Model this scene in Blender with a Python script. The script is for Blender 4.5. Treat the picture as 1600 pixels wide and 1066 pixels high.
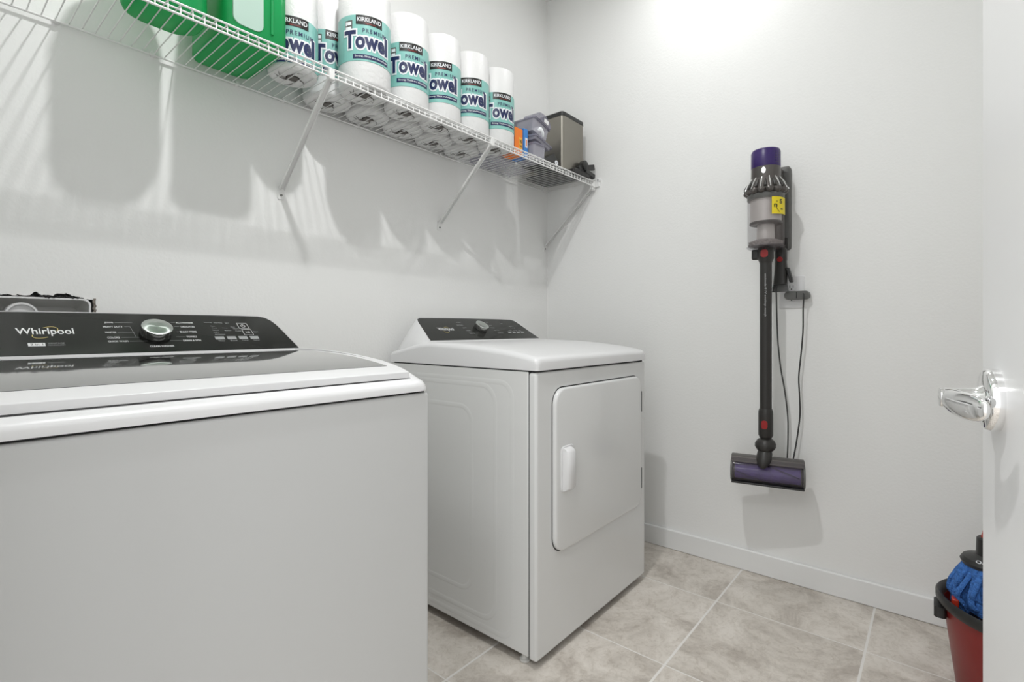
import bpy, bmesh, math, random
from mathutils import Vector, Matrix
random.seed(7)
for o in list(bpy.data.objects): bpy.data.objects.remove(o, do_unlink=True)
S = bpy.context.scene
COL = S.collection
PI = math.pi
R = math.radians

# ------------------------------------------------------------------ camera
cam = bpy.data.cameras.new('camera'); co = bpy.data.objects.new('camera', cam); COL.objects.link(co)
co.location = (-2.285, -1.662, 1.02); co.rotation_euler = (R(90), 0, R(-50))
cam.sensor_width = 36; cam.lens = 36 * 792 / 1600; cam.shift_y = -19 / 1600
cam.clip_start = 0.02
S.camera = co
# ------------------------------------------------------------------ world, lamps, exposure
w = bpy.data.worlds.new('World'); S.world = w; w.use_nodes = True
w.node_tree.nodes['Background'].inputs[0].default_value = (.985, .995, 1.0, 1)
w.node_tree.nodes['Background'].inputs[1].default_value = 1.35
def disk(name, loc, power, size, col=(.985, .99, .985), rot=(0, 0, 0), spread=170):
    l = bpy.data.lights.new(name, 'AREA'); l.shape = 'DISK'; l.size = size; l.energy = power; l.color = col
    l.spread = R(spread)
    o = bpy.data.objects.new(name, l); COL.objects.link(o); o.location = loc; o.rotation_euler = rot
    return o
disk('downlight_lamp', (-1.675, -.99, 2.825), 15, .065, spread=175)
disk('downlight_lamp', (-.34, -.92, 2.825), 3.9, .08, spread=175)
disk('fill_lamp', (-3.1, -1.5, 2.6), 13, .5, rot=(0, R(-28), 0))  # added fill light beyond the doorway, unseen, brightens the room
S.view_settings.view_transform = 'Standard'; S.view_settings.look = 'None'
S.view_settings.gamma = 1; S.view_settings.use_curve_mapping = False
S.view_settings.exposure = 0.18

# ------------------------------------------------------------------ materials
def mat(name, col, rough=.5, metal=0, bump=None, coat=0, trans=0, alpha=1, emit=None, spec=None, ior=None, aniso=0, transl=0, noise=None, sss=0):
    m = bpy.data.materials.new(name); m.use_nodes = True
    nt = m.node_tree; b = nt.nodes['Principled BSDF']
    b.inputs['Base Color'].default_value = (*col, 1); b.inputs['Roughness'].default_value = rough
    b.inputs['Metallic'].default_value = metal; b.inputs['Coat Weight'].default_value = coat
    b.inputs['Coat Roughness'].default_value = .06
    b.inputs['Transmission Weight'].default_value = trans; b.inputs['Alpha'].default_value = alpha
    if spec is not None: b.inputs['Specular IOR Level'].default_value = spec
    if ior: b.inputs['IOR'].default_value = ior
    if aniso: b.inputs['Anisotropic'].default_value = aniso
    if noise:
        sc, amt = noise
        tc = nt.nodes.new('ShaderNodeTexCoord'); n = nt.nodes.new('ShaderNodeTexNoise'); n.inputs['Scale'].default_value = sc
        n.inputs['Detail'].default_value = 4
        mx = nt.nodes.new('ShaderNodeMix'); mx.data_type = 'RGBA'
        mx.inputs[6].default_value = (*[c * (1 - amt) for c in col], 1); mx.inputs[7].default_value = (*[min(1, c * (1 + amt)) for c in col], 1)
        nt.links.new(tc.outputs['Object'], n.inputs['Vector']); nt.links.new(n.outputs['Fac'], mx.inputs[0]); nt.links.new(mx.outputs[2], b.inputs['Base Color'])
    if bump:
        sc, st, dist = bump
        tc = nt.nodes.new('ShaderNodeTexCoord'); n = nt.nodes.new('ShaderNodeTexNoise'); n.inputs['Scale'].default_value = sc
        n.inputs['Detail'].default_value = 3; bp = nt.nodes.new('ShaderNodeBump'); bp.inputs['Strength'].default_value = st; bp.inputs['Distance'].default_value = dist
        nt.links.new(tc.outputs['Object'], n.inputs['Vector']); nt.links.new(n.outputs['Fac'], bp.inputs['Height']); nt.links.new(bp.outputs['Normal'], b.inputs['Normal'])
    if transl:
        t = nt.nodes.new('ShaderNodeBsdfTranslucent'); t.inputs[0].default_value = (*col, 1)
        mx = nt.nodes.new('ShaderNodeMixShader'); mx.inputs[0].default_value = transl
        out = nt.nodes['Material Output']
        nt.links.new(b.outputs[0], mx.inputs[1]); nt.links.new(t.outputs[0], mx.inputs[2]); nt.links.new(mx.outputs[0], out.inputs[0])
    return m
def clear(name, col, op, rough=.08):
    """thin clear plastic: part see-through, part glossy"""
    m = bpy.data.materials.new(name); m.use_nodes = True; nt = m.node_tree; b = nt.nodes['Principled BSDF']
    b.inputs['Base Color'].default_value = (*col, 1); b.inputs['Roughness'].default_value = rough
    t = nt.nodes.new('ShaderNodeBsdfTransparent'); t.inputs[0].default_value = (.93, .93, .94, 1)
    mx = nt.nodes.new('ShaderNodeMixShader'); mx.inputs[0].default_value = op
    nt.links.new(t.outputs[0], mx.inputs[1]); nt.links.new(b.outputs[0], mx.inputs[2]); nt.links.new(mx.outputs[0], nt.nodes['Material Output'].inputs[0])
    return m
M = {}
M['wall'] = mat('wall_paint', (.855, .857, .845), .75, bump=(110, .22, .0025))
M['ceil'] = mat('ceiling_paint', (.92, .92, .91), .8, bump=(60, .4, .004))
M['trim'] = mat('trim_paint', (.83, .835, .83), .38)
M['door'] = mat('door_paint', (.78, .78, .78), .33)
M['enamel'] = mat('white_enamel', (.73, .735, .73), .22, coat=.3)
M['enamel_side'] = mat('white_enamel_panel', (.72, .725, .715), .3, bump=(600, .04, .0006))
M['enamel_dimmed'] = mat('washer_enamel_dimmed', (.585, .59, .587), .28, bump=(600, .04, .0006))  # same white enamel, colour darkened to offset the strong light from the doorway
M['wplast'] = mat('white_plastic', (.76, .76, .765), .3)
M['gap'] = mat('dark_gap', (.02, .02, .02), .8)
M['black_glass'] = mat('black_gloss_panel', (.022, .023, .021), .12, spec=.38)
M['lidglass'] = mat('tinted_lid_glass', (.05, .052, .05), .06, coat=1, spec=.8)
M['print'] = mat('pale_print', (.75, .76, .76), .5)
M['printdim'] = mat('grey_print', (.33, .34, .34), .5)
M['gold'] = mat('gold_print', (.55, .45, .16), .4)
M['chrome'] = mat('chrome', (.88, .88, .88), .07, 1)
M['darkchrome'] = mat('dark_chrome', (.28, .28, .27), .18, 1)
M['wire'] = mat('white_vinyl_wire', (.84, .84, .83), .35)
M['bracket'] = mat('white_bracket', (.80, .80, .79), .4)
M['screw'] = mat('screw_steel', (.25, .25, .24), .4, .8)
M['roll'] = mat('paper_roll_wrap', (.88, .88, .875), .42, bump=(90, .35, .004), transl=.12)
M['teal'] = mat('teal_wrap', (.235, .52, .475), .35, noise=(30, .12), bump=(120, .2, .002))
M['navy'] = mat('navy_print', (.012, .02, .085), .4)
M['inkblack'] = mat('black_print', (.012, .01, .01), .4)
M['inkwhite'] = mat('white_print', (.85, .87, .9), .4)
M['inkred'] = mat('red_print', (.35, .04, .03), .4)
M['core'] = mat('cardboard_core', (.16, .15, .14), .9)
M['green'] = mat('green_translucent_plastic', (.03, .52, .17), .28, transl=.5)
M['pale'] = mat('pale_green_film', (.62, .80, .72), .35, transl=.3)
M['steel'] = mat('brushed_steel', (.27, .255, .225), .36, .9, bump=(300, .06, .001))
M['blackp'] = mat('black_plastic', (.018, .018, .018), .4)
M['clearp'] = clear('clear_plastic', (.62, .61, .68), .36)
M['greylid'] = clear('grey_translucent_lid', (.30, .29, .37), .5)
M['orange'] = mat('orange_card', (.85, .20, .01), .5)
M['orange2'] = mat('yellow_orange_print', (.9, .42, .04), .5)
M['blue'] = mat('blue_card', (.04, .22, .60), .45)
M['paper'] = mat('white_paper', (.8, .8, .8), .6)
M['purple'] = mat('purple_plastic', (.030, .010, .115), .35)
M['nickel'] = mat('grey_nickel_plastic', (.115, .105, .10), .3, .55)
M['dgrey'] = mat('dark_grey_plastic', (.030, .028, .026), .38, spec=.4)
M['mgrey'] = mat('mid_grey_plastic', (.105, .105, .10), .42)
M['binclear'] = clear('clear_bin', (.40, .36, .35), .20)
M['mesh'] = mat('bin_core_metal', (.62, .58, .56), .4, .3)
M['dust'] = mat('grey_dust', (.33, .30, .29), .95, bump=(200, 1, .01), noise=(60, .3))
M['yellow'] = mat('yellow_sticker', (.85, .68, .02), .5)
M['red'] = mat('red_button', (.30, .006, .006), .4)
M['window'] = clear('smoked_window', (.20, .18, .19), .20)
M['brush'] = mat('purple_brush', (.16, .10, .40), .6, bump=(300, .6, .004), noise=(30, .6))
M['cable'] = mat('grey_cable', (.045, .045, .045), .5)
M['bristle'] = mat('bristle', (.05, .05, .05), .6)
M['bucket'] = mat('red_bucket_plastic', (.24, .016, .014), .38)
M['mopred'] = mat('red_handle', (.42, .03, .012), .35)
M['mopblue'] = mat('blue_microfibre', (.05, .17, .50), .95, bump=(220, 1, .006), noise=(120, .6))
M['boxgrey'] = mat('grey_box_plastic', (.62, .62, .60), .45)
M['drywall'] = mat('torn_drywall', (.30, .27, .24), .95, bump=(200, 1, .01))
M['rubber'] = mat('white_foot', (.6, .6, .58), .5)

def floor_mat():
    m = bpy.data.materials.new('stone_tile_floor'); m.use_nodes = True; nt = m.node_tree; N = nt.nodes.new; Lk = nt.links.new
    b = nt.nodes['Principled BSDF']; tc = N('ShaderNodeTexCoord'); sx = N('ShaderNodeSeparateXYZ'); Lk(tc.outputs['Object'], sx.inputs[0])
    def line(out, off, size, half):
        a = N('ShaderNodeMath'); a.operation = 'SUBTRACT'; Lk(out, a.inputs[0]); a.inputs[1].default_value = off
        p = N('ShaderNodeMath'); p.operation = 'PINGPONG'; Lk(a.outputs[0], p.inputs[0]); p.inputs[1].default_value = size / 2
        r = N('ShaderNodeMapRange'); Lk(p.outputs[0], r.inputs[0]); r.inputs[1].default_value = half * .8; r.inputs[2].default_value = half * 1.2
        r.inputs[3].default_value = 1; r.inputs[4].default_value = 0
        f = N('ShaderNodeMath'); f.operation = 'FLOOR'; dv = N('ShaderNodeMath'); dv.operation = 'DIVIDE'; Lk(a.outputs[0], dv.inputs[0]); dv.inputs[1].default_value = size; Lk(dv.outputs[0], f.inputs[0])
        return r.outputs[0], f.outputs[0]
    gx, ix = line(sx.outputs[0], -.340, .470, .0022)
    gy, iy = line(sx.outputs[1], -1.028, .459, .0036)
    g = N('ShaderNodeMath'); g.operation = 'MAXIMUM'; Lk(gx, g.inputs[0]); Lk(gy, g.inputs[1])
    cb = N('ShaderNodeCombineXYZ'); Lk(ix, cb.inputs[0]); Lk(iy, cb.inputs[1])
    sc = N('ShaderNodeVectorMath'); sc.operation = 'SCALE'; Lk(cb.outputs[0], sc.inputs[0]); sc.inputs['Scale'].default_value = 3.7
    ad = N('ShaderNodeVectorMath'); ad.operation = 'ADD'; Lk(tc.outputs['Object'], ad.inputs[0]); Lk(sc.outputs[0], ad.inputs[1])
    n1 = N('ShaderNodeTexNoise'); n1.inputs['Scale'].default_value = 5.5; n1.inputs['Detail'].default_value = 9; n1.inputs['Roughness'].default_value = .68; n1.inputs['Distortion'].default_value = .6
    Lk(ad.outputs[0], n1.inputs['Vector'])
    n2 = N('ShaderNodeTexNoise'); n2.inputs['Scale'].default_value = 42; n2.inputs['Detail'].default_value = 10; n2.inputs['Roughness'].default_value = .75; n2.inputs['Distortion'].default_value = 1.2; Lk(ad.outputs[0], n2.inputs['Vector'])
    r1 = N('ShaderNodeValToRGB'); Lk(n1.outputs['Fac'], r1.inputs[0])
    e = r1.color_ramp.elements; e[0].position = .37; e[0].color = (.46, .415, .37, 1); e[1].position = .63; e[1].color = (.72, .675, .62, 1)
    e2 = e.new(.5); e2.color = (.62, .575, .52, 1)
    r2 = N('ShaderNodeValToRGB'); Lk(n2.outputs['Fac'], r2.inputs[0]); q = r2.color_ramp.elements
    q[0].position = .30; q[0].color = (.70, .66, .62, 1); q[1].position = .52; q[1].color = (1, 1, 1, 1)
    mu = N('ShaderNodeMix'); mu.data_type = 'RGBA'; mu.blend_type = 'MULTIPLY'; mu.inputs[0].default_value = .8; Lk(r1.outputs[0], mu.inputs[6]); Lk(r2.outputs[0], mu.inputs[7])
    mg = N('ShaderNodeMix'); mg.data_type = 'RGBA'; Lk(g.outputs[0], mg.inputs[0]); Lk(mu.outputs[2], mg.inputs[6]); mg.inputs[7].default_value = (.76, .74, .71, 1)
    Lk(mg.outputs[2], b.inputs['Base Color'])
    rr = N('ShaderNodeMapRange'); Lk(g.outputs[0], rr.inputs[0]); rr.inputs[3].default_value = .42; rr.inputs[4].default_value = .8; Lk(rr.outputs[0], b.inputs['Roughness'])
    hs = N('ShaderNodeMath'); hs.operation = 'MULTIPLY_ADD'; Lk(g.outputs[0], hs.inputs[0]); hs.inputs[1].default_value = -1; Lk(n2.outputs['Fac'], hs.inputs[2])
    bp = N('ShaderNodeBump'); bp.inputs['Strength'].default_value = .25; bp.inputs['Distance'].default_value = .002; Lk(hs.outputs[0], bp.inputs['Height']); Lk(bp.outputs[0], b.inputs['Normal'])
    return m
M['floor'] = floor_mat()
def knob_mat():
    m = mat('spun_aluminium', (.62, .66, .63), .28, 1)
    nt = m.node_tree; b = nt.nodes['Principled BSDF']; b.inputs['Anisotropic'].default_value = .85
    t = nt.nodes.new('ShaderNodeTangent'); t.direction_type = 'RADIAL'; t.axis = 'Z'; nt.links.new(t.outputs[0], b.inputs['Tangent'])
    return m
M['knobtop'] = knob_mat()

# ------------------------------------------------------------------ mesh helpers
def link(name, bm, mats, parent=None, loc=None, rot=None, smooth=None, bevel=None, seg=3, flip=False):
    me = bpy.data.meshes.new(name)
    bmesh.ops.recalc_face_normals(bm, faces=bm.faces) if not flip else None
    bm.to_mesh(me); bm.free()
    if not isinstance(mats, (list, tuple)): mats = [mats]
    for m in mats: me.materials.append(m)
    o = bpy.data.objects.new(name, me); COL.objects.link(o)
    if parent: o.parent = parent
    if loc is not None: o.location = loc
    if rot is not None: o.rotation_euler = rot
    if smooth is not None:
        for p in me.polygons: p.use_smooth = True
        me.set_sharp_from_angle(angle=R(smooth))
    if bevel:
        b = o.modifiers.new('bevel', 'BEVEL'); b.width = bevel; b.segments = seg; b.limit_method = 'ANGLE'; b.angle_limit = R(35)
        b.harden_normals = False
        for p in me.polygons: p.use_smooth = True
        me.set_sharp_from_angle(angle=R(60))
    return o
def box(bm, lo, hi, mi=0, mtx=None):
    vs = []
    for z in (lo[2], hi[2]):
        for x, y in ((lo[0], lo[1]), (hi[0], lo[1]), (hi[0], hi[1]), (lo[0], hi[1])):
            p = Vector((x, y, z)); vs.append(bm.verts.new(mtx @ p if mtx else p))
    for f in ((3, 2, 1, 0), (4, 5, 6, 7), (0, 1, 5, 4), (1, 2, 6, 5), (2, 3, 7, 6), (3, 0, 4, 7)):
        bm.faces.new([vs[i] for i in f]).material_index = mi
def loft(bm, rings, mi=0, cap=True, closed=True):
    V = [[bm.verts.new(p) for p in r] for r in rings]
    n = len(V[0])
    for a, b in zip(V, V[1:]):
        for i in range(n if closed else n - 1):
            j = (i + 1) % n
            try: bm.faces.new((a[i], a[j], b[j], b[i])).material_index = mi
            except ValueError: pass
    if cap and closed:
        bm.faces.new(V[0][::-1]).material_index = mi; bm.faces.new(V[-1]).material_index = mi
    return V
def lathe(bm, prof, n=32, c=(0, 0, 0), axis='Z', mi=0, cap=True, mtx=None):
    rings = []
    for r, z in prof:
        ring = []
        for i in range(n):
            a = 2 * PI * i / n; p = (r * math.cos(a), r * math.sin(a), z)
            if axis == 'X': p = (p[2], p[0], p[1])
            if axis == 'Y': p = (p[1], p[2], p[0])
            p = Vector(p) + Vector(c)
            ring.append(mtx @ p if mtx else p)
        rings.append(ring)
    loft(bm, rings, mi, cap)
def tube(bm, pts, r, n=8, mi=0, cap=True):
    pts = [Vector(p) for p in pts]; rings = []; prev = None
    for i, p in enumerate(pts):
        t = (pts[min(i + 1, len(pts) - 1)] - pts[max(i - 1, 0)]).normalized()
        if prev is None:
            u = t.orthogonal().normalized()
        else:
            u = (prev - t * prev.dot(t)).normalized()
        prev = u; v = t.cross(u); rr = r[i] if isinstance(r, (list, tuple)) else r
        rings.append([p + (u * math.cos(2 * PI * k / n) + v * math.sin(2 * PI * k / n)) * rr for k in range(n)])
    loft(bm, rings, mi, cap)
def smoothpath(pts, k=6):
    pts = [Vector(p) for p in pts]; out = []
    for i in range(len(pts) - 1):
        p0 = pts[max(i - 1, 0)]; p1 = pts[i]; p2 = pts[i + 1]; p3 = pts[min(i + 2, len(pts) - 1)]
        for j in range(k):
            t = j / k
            out.append(.5 * ((2 * p1) + (p2 - p0) * t + (2 * p0 - 5 * p1 + 4 * p2 - p3) * t * t + (3 * p1 - p0 - 3 * p2 + p3) * t ** 3))
    out.append(pts[-1]); return out
def rrect(x0, x1, y0, y1, r, k=6):
    """rounded rectangle outline, ccw"""
    out = []
    for cx, cy, a0 in ((x1 - r, y1 - r, 0), (x0 + r, y1 - r, 90), (x0 + r, y0 + r, 180), (x1 - r, y0 + r, 270)):
        for i in range(k + 1):
            a = R(a0 + 90 * i / k); out.append((cx + r * math.cos(a), cy + r * math.sin(a)))
    return out
def prism(bm, outline, f, h0, h1, mi=0):
    """outline (u,v) mapped by f(u,v,h) between two heights"""
    loft(bm, [[f(u, v, h0) for u, v in outline], [f(u, v, h1) for u, v in outline]], mi)
def empty(name, loc, rz=0):
    o = bpy.data.objects.new(name, None); COL.objects.link(o); o.location = loc; o.rotation_euler = (0, 0, rz); o.empty_display_size = .05
    return o
def tag(o, label=None, cat=None, group=None, kind=None):
    if label: o['label'] = label
    if cat: o['category'] = cat
    if group: o['group'] = group
    if kind: o['kind'] = kind
    return o
def struct(name, bm, m, **k):
    o = link(name, bm, m, **k); o['kind'] = 'structure'; return o
_tc = {}
def text2d(body, off=0.0, space=1.0):
    key = (body, off, space)
    if key in _tc: return _tc[key]
    cu = bpy.data.curves.new('t', 'FONT'); cu.body = body; cu.offset = off; cu.resolution_u = 3; cu.space_character = space
    cu.align_x = 'CENTER'
    o = bpy.data.objects.new('t', cu); COL.objects.link(o)
    dg = bpy.context.evaluated_depsgraph_get(); me = o.evaluated_get(dg).to_mesh()
    vs = [(v.co.x, v.co.y) for v in me.vertices]; fs = [tuple(p.vertices) for p in me.polygons]
    o.evaluated_get(dg).to_mesh_clear(); bpy.data.objects.remove(o); bpy.data.curves.remove(cu)
    _tc[key] = (vs, fs); return _tc[key]
def put_text(bm, body, f, cx, cy, w, h=None, off=0.0, mi=0, slices=0, ref=None, space=1.0, warp=None):
    """text fitted to width w (and height h), centred at (cx,cy) in face coordinates, mapped by f(u,v)"""
    vs, fs = text2d(body, off, space); rv = text2d(body, 0.0, space)[0]
    x0 = min(v[0] for v in rv); x1 = max(v[0] for v in rv); y0 = min(v[1] for v in rv); y1 = max(v[1] for v in rv)
    sx = w / (x1 - x0); sy = (h / (y1 - y0)) if h else sx
    t = bmesh.new(); tv = [t.verts.new(((v[0] - (x0 + x1) / 2) * sx, (v[1] - (y0 + y1) / 2) * sy, 0)) for v in vs]
    for q in fs:
        try: t.faces.new([tv[i] for i in q])
        except ValueError: pass
    if slices:
        n = int(w / slices) + 2
        for i in range(-2, n + 2):
            x = -w / 2 + i * slices
            bmesh.ops.bisect_plane(t, geom=t.verts[:] + t.edges[:] + t.faces[:], plane_co=(x, 0, 0), plane_no=(1, 0, 0))
    mp = {}
    for v in t.verts:
        u, vv = v.co.x + cx, v.co.y + cy
        if warp: u, vv = warp(u, vv)
        mp[v.index if False else v] = bm.verts.new(f(u, vv))
    for q in t.faces:
        try: bm.faces.new([mp[v] for v in q.verts]).material_index = mi
        except ValueError: pass
    t.free()

# ------------------------------------------------------------------ room
CH = 2.836; XD = -2.30; YC = -2.06; T = .12
b = bmesh.new(); box(b, (XD - 1.6, YC - T, -.1), (T, T, 0)); struct('floor', b, M['floor'])
b = bmesh.new(); box(b, (XD - T, YC - T, CH), (T, T, CH + .1)); struct('ceiling', b, M['ceil'])
b = bmesh.new(); box(b, (0, YC - T, 0), (T, T, CH)); struct('wall_right', b, M['wall'])
b = bmesh.new(); box(b, (XD - T, YC - T, 0), (0, YC, CH)); struct('wall_front', b, M['wall'])
# wall behind the machines, with the torn cut-out for the water box
HX0, HX1, HZ0, HZ1 = -2.262, -1.974, .86, 1.0985
b = bmesh.new()
box(b, (XD - T, 0, 0), (0, T, HZ0)); box(b, (XD - T, 0, HZ0), (HX0, T, 1.2)); box(b, (HX1, 0, HZ0), (0, T, 1.2)); box(b, (XD - T, 0, 1.2), (0, T, CH))
box(b, (HX0, .1, HZ0), (HX1, T, 1.2))
xs = [HX0 + (HX1 - HX0) * i / 70 for i in range(71)]
def ragged(x):
    z = HZ1 + .0015 + random.uniform(-.0015, .0018)
    if -2.055 < x < -2.020: z += random.uniform(.005, .008)
    if -2.098 < x < -2.076: z += .009 * math.cos((x + 2.087) / .011 * PI / 2)
    if -2.075 < x < -2.055: z += random.uniform(.001, .003)
    if x > -2.012: z -= .004 * min(1, (x + 2.012) / .02)
    return z
low = [(x, ragged(x)) for x in xs]
loft(b, [[(x, 0, z), (x, 0, 1.2), (x, .014, 1.2), (x, .014, z)] for x, z in low])
struct('wall_left', b, [M['wall']])
# wall with the doorway the camera looks through
DY0, DY1, DH = -1.86, -1.03, 2.06
b = bmesh.new(); box(b, (XD - T, YC, 0), (XD, DY0, CH)); box(b, (XD - T, DY1, 0), (XD, 0, CH)); box(b, (XD - T, DY0, DH), (XD, DY1, CH))
struct('wall_back', b, M['wall'])
b = bmesh.new()
for y0, y1 in ((DY0, DY0 + .015), (DY1 - .015, DY1)): box(b, (XD - T - .005, y0, 0), (XD + .002, y1, DH))
box(b, (XD - T - .005, DY0, DH - .015), (XD + .002, DY1, DH))
struct('trim_1', b, M['trim'])
def baseboard(name, lo, hi):
    b = bmesh.new(); box(b, lo, hi); return struct(name, b, M['trim'], bevel=.004, seg=2)
baseboard('baseboard_right', (-.016, YC, 0), (0, 0, .088))
baseboard('baseboard_left', (XD, -.016, 0), (-.016, 0, .088))
baseboard('baseboard_front', (XD, YC, 0), (-.016, YC + .016, .088))
# door leaf, opened into the room
PHI = R(7); DL = .80
edge = Vector((-1.457, -1.7035, 0))
droot = empty('door_1', edge, PHI); tag(droot, kind='structure')
b = bmesh.new(); box(b, (-DL, -.035, .012), (0, 0, 2.03))
struct_leaf = link('door_leaf', b, M['door'], droot, bevel=.002, seg=2)
# lever handle: local x = along door (0 at latch edge, minus toward hinge), y = out of the face
HZ = .943; HXL = -.072
hr = empty('door_handle', (0, 0, 0)); hr.parent = droot
b = bmesh.new(); lathe(b, [(.0335, .0), (.0335, .007), (.0325, .0105), (.030, .0125), (.016, .0130), (.0125, .018), (.0112, .024), (.0108, .046), (.0102, .0485), (.0095, .049)], 48, (0, 0, 0), 'Y')
link('rosette', b, M['chrome'], hr, loc=(HXL, 0, HZ), smooth=40)
b = bmesh.new()
def lring(x, y, th, hh, dz, tang):
    t = Vector((math.cos(tang), math.sin(tang), 0)); nn_ = Vector((-t.y, t.x, 0))
    return [Vector((x, y, dz)) + nn_ * (th * math.cos(a)) + Vector((0, 0, hh * math.sin(a))) for a in [2 * PI * i / 28 for i in range(28)]]
pth = [(.006, .041, .005, .006, 0, 180), (.004, .041, .0085, .0105, 0, 180), (-.006, .0405, .0085, .0125, -.001, 183), (-.022, .039, .0070, .0140, -.002, 190), (-.040, .035, .0060, .0145, -.003, 197), (-.056, .030, .0055, .0140, -.003, 202), (-.068, .0255, .005, .012, -.003, 205), (-.075, .0225, .0035, .008, -.003, 206), (-.077, .0215, .0012, .003, -.003, 206)]
loft(b, [lring(x, y, th, hh, dz, R(t_)) for x, y, th, hh, dz, t_ in pth])
link('lever', b, M['chrome'], hr, loc=(HXL, 0, HZ), smooth=50)
b = bmesh.new(); lathe(b, [(.0035, 0), (.0035, .0008)], 16, (0, .0125, 0), 'Y'); link('set_screw', b, M['screw'], hr, loc=(HXL - .004, 0, HZ - .021))

# ------------------------------------------------------------------ water supply box in the wall
wb = empty('water_supply_box', (-2.118, 0, 1.0)); tag(wb, 'grey plastic washing machine outlet box set in a ragged hole above the washer', 'utility box')
def W(p): return Vector(p) - Vector((-2.118, 0, 1.0))
o_out = rrect(-2.250, -1.984, .88, 1.0965, .016); o_in = rrect(-2.2462, -1.9878, .884, 1.0925, .0135)
b = bmesh.new()
loft(b, [[W((x, .012, z)) for x, z in o_out], [W((x, -.004, z)) for x, z in o_out], [W((x, -.004, z)) for x, z in o_in], [W((x, .012, z)) for x, z in o_in]], cap=False)
link('box_rim', b, M['wplast'], wb, smooth=40)
b = bmesh.new()
o_bk = rrect(-2.236, -1.996, .895, 1.076, .012)
loft(b, [[W((x, .011, z)) for x, z in o_in], [W((x, .088, z)) for x, z in o_bk]], cap=False)
b.faces.new([b.verts.new(W((x, .088, z))) for x, z in o_bk])
link('box_cavity', b, M['boxgrey'], wb, smooth=40)
b = bmesh.new(); lathe(b, [(.0, -.012), (.024, -.012), (.0255, -.018), (.0295, -.018), (.0305, -.01), (.0305, .02), (0, .02)], 40, W((-2.113, 0, 1.052)), 'Y', cap=False)
link('valve_cap', b, M['wplast'], wb, smooth=40)
b = bmesh.new(); tube(b, smoothpath([W((-2.180, .04, .90)), W((-2.185, .03, 1.0)), W((-2.172, 0, 1.066)), W((-2.16, -.03, 1.055)), W((-2.155, -.045, .98)), W((-2.155, -.05, .80))]), .011, 12)
link('drain_hose', b, M['mgrey'], wb, smooth=60)
b = bmesh.new()
for i in range(46):
    x = random.choice([random.uniform(-2.075, -2.005), random.uniform(-2.16, -2.06), random.uniform(-2.03, -2.0)])
    z = 1.0985 + random.uniform(-.001, .002); s = random.uniform(.0012, .0032)
    m_ = Matrix.Translation(W((x, random.uniform(-.0035, .002), z))) @ Matrix.Rotation(random.uniform(0, 3), 4, Vector((random.random(), random.random(), 1)).normalized())
    box(b, (-s * 1.6, -s * .5, -s * .6), (s * 1.6, s * .5, s * .6), mtx=m_)
link('torn_edge', b, M['gap'], wb)
b = bmesh.new()
for i in range(14):
    z = 1.094 - i * .0035; x = -1.9775 + random.uniform(-.0015, .002)
    box(b, W((x - .002, -.003, z)), W((x + .003, .002, z + .004)))
link('torn_paper_edge', b, M['drywall'], wb)

# ------------------------------------------------------------------ washer and dryer
def interp(pts, y):
    if y <= pts[0][0]: return pts[0][1]
    for (a, za), (c, zc) in zip(pts, pts[1:]):
        if y <= c: return za + (zc - za) * (y - a) / (c - a)
    return pts[-1][1]
def P_w(y):   # washer cabinet top, front to back
    return interp([(-.829, .8985), (-.8275, .9035), (-.824, .9075), (-.818, .911), (-.81, .9135), (-.80, .9155), (-.78, .924), (-.759, .932), (-.71, .943), (-.664, .950), (-.61, .9555), (-.558, .960), (-.50, .9635), (-.44, .966), (-.30, .967)], y)
def P_l(y):   # washer lid top
    return interp([(-.803, .9285), (-.801, .930), (-.79, .9325), (-.748, .940), (-.70, .947), (-.66, .9515), (-.61, .956), (-.56, .959), (-.50, .9615), (-.44, .963), (-.30, .963)], y)
def P_d(y):   # dryer top
    return interp([(-.756, .918), (-.7545, .925), (-.751, .930), (-.745, .934), (-.735, .9375), (-.72, .9405), (-.685, .946), (-.648, .951), (-.57, .959), (-.495, .965), (-.40, .969), (-.26, .972), (-.20, .966), (-.05, .934)], y)

def face_map(x0, y0, z0, y1, z1):
    L = math.hypot(y1 - y0, z1 - z0); cy, cz = (y1 - y0) / L, (z1 - z0) / L; n = Vector((0, -cz, cy))
    def f(u, v, h=0.0): return Vector((u - x0, y0 + cy * v, z0 + cz * v)) + n * h
    return f, L, n

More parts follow.
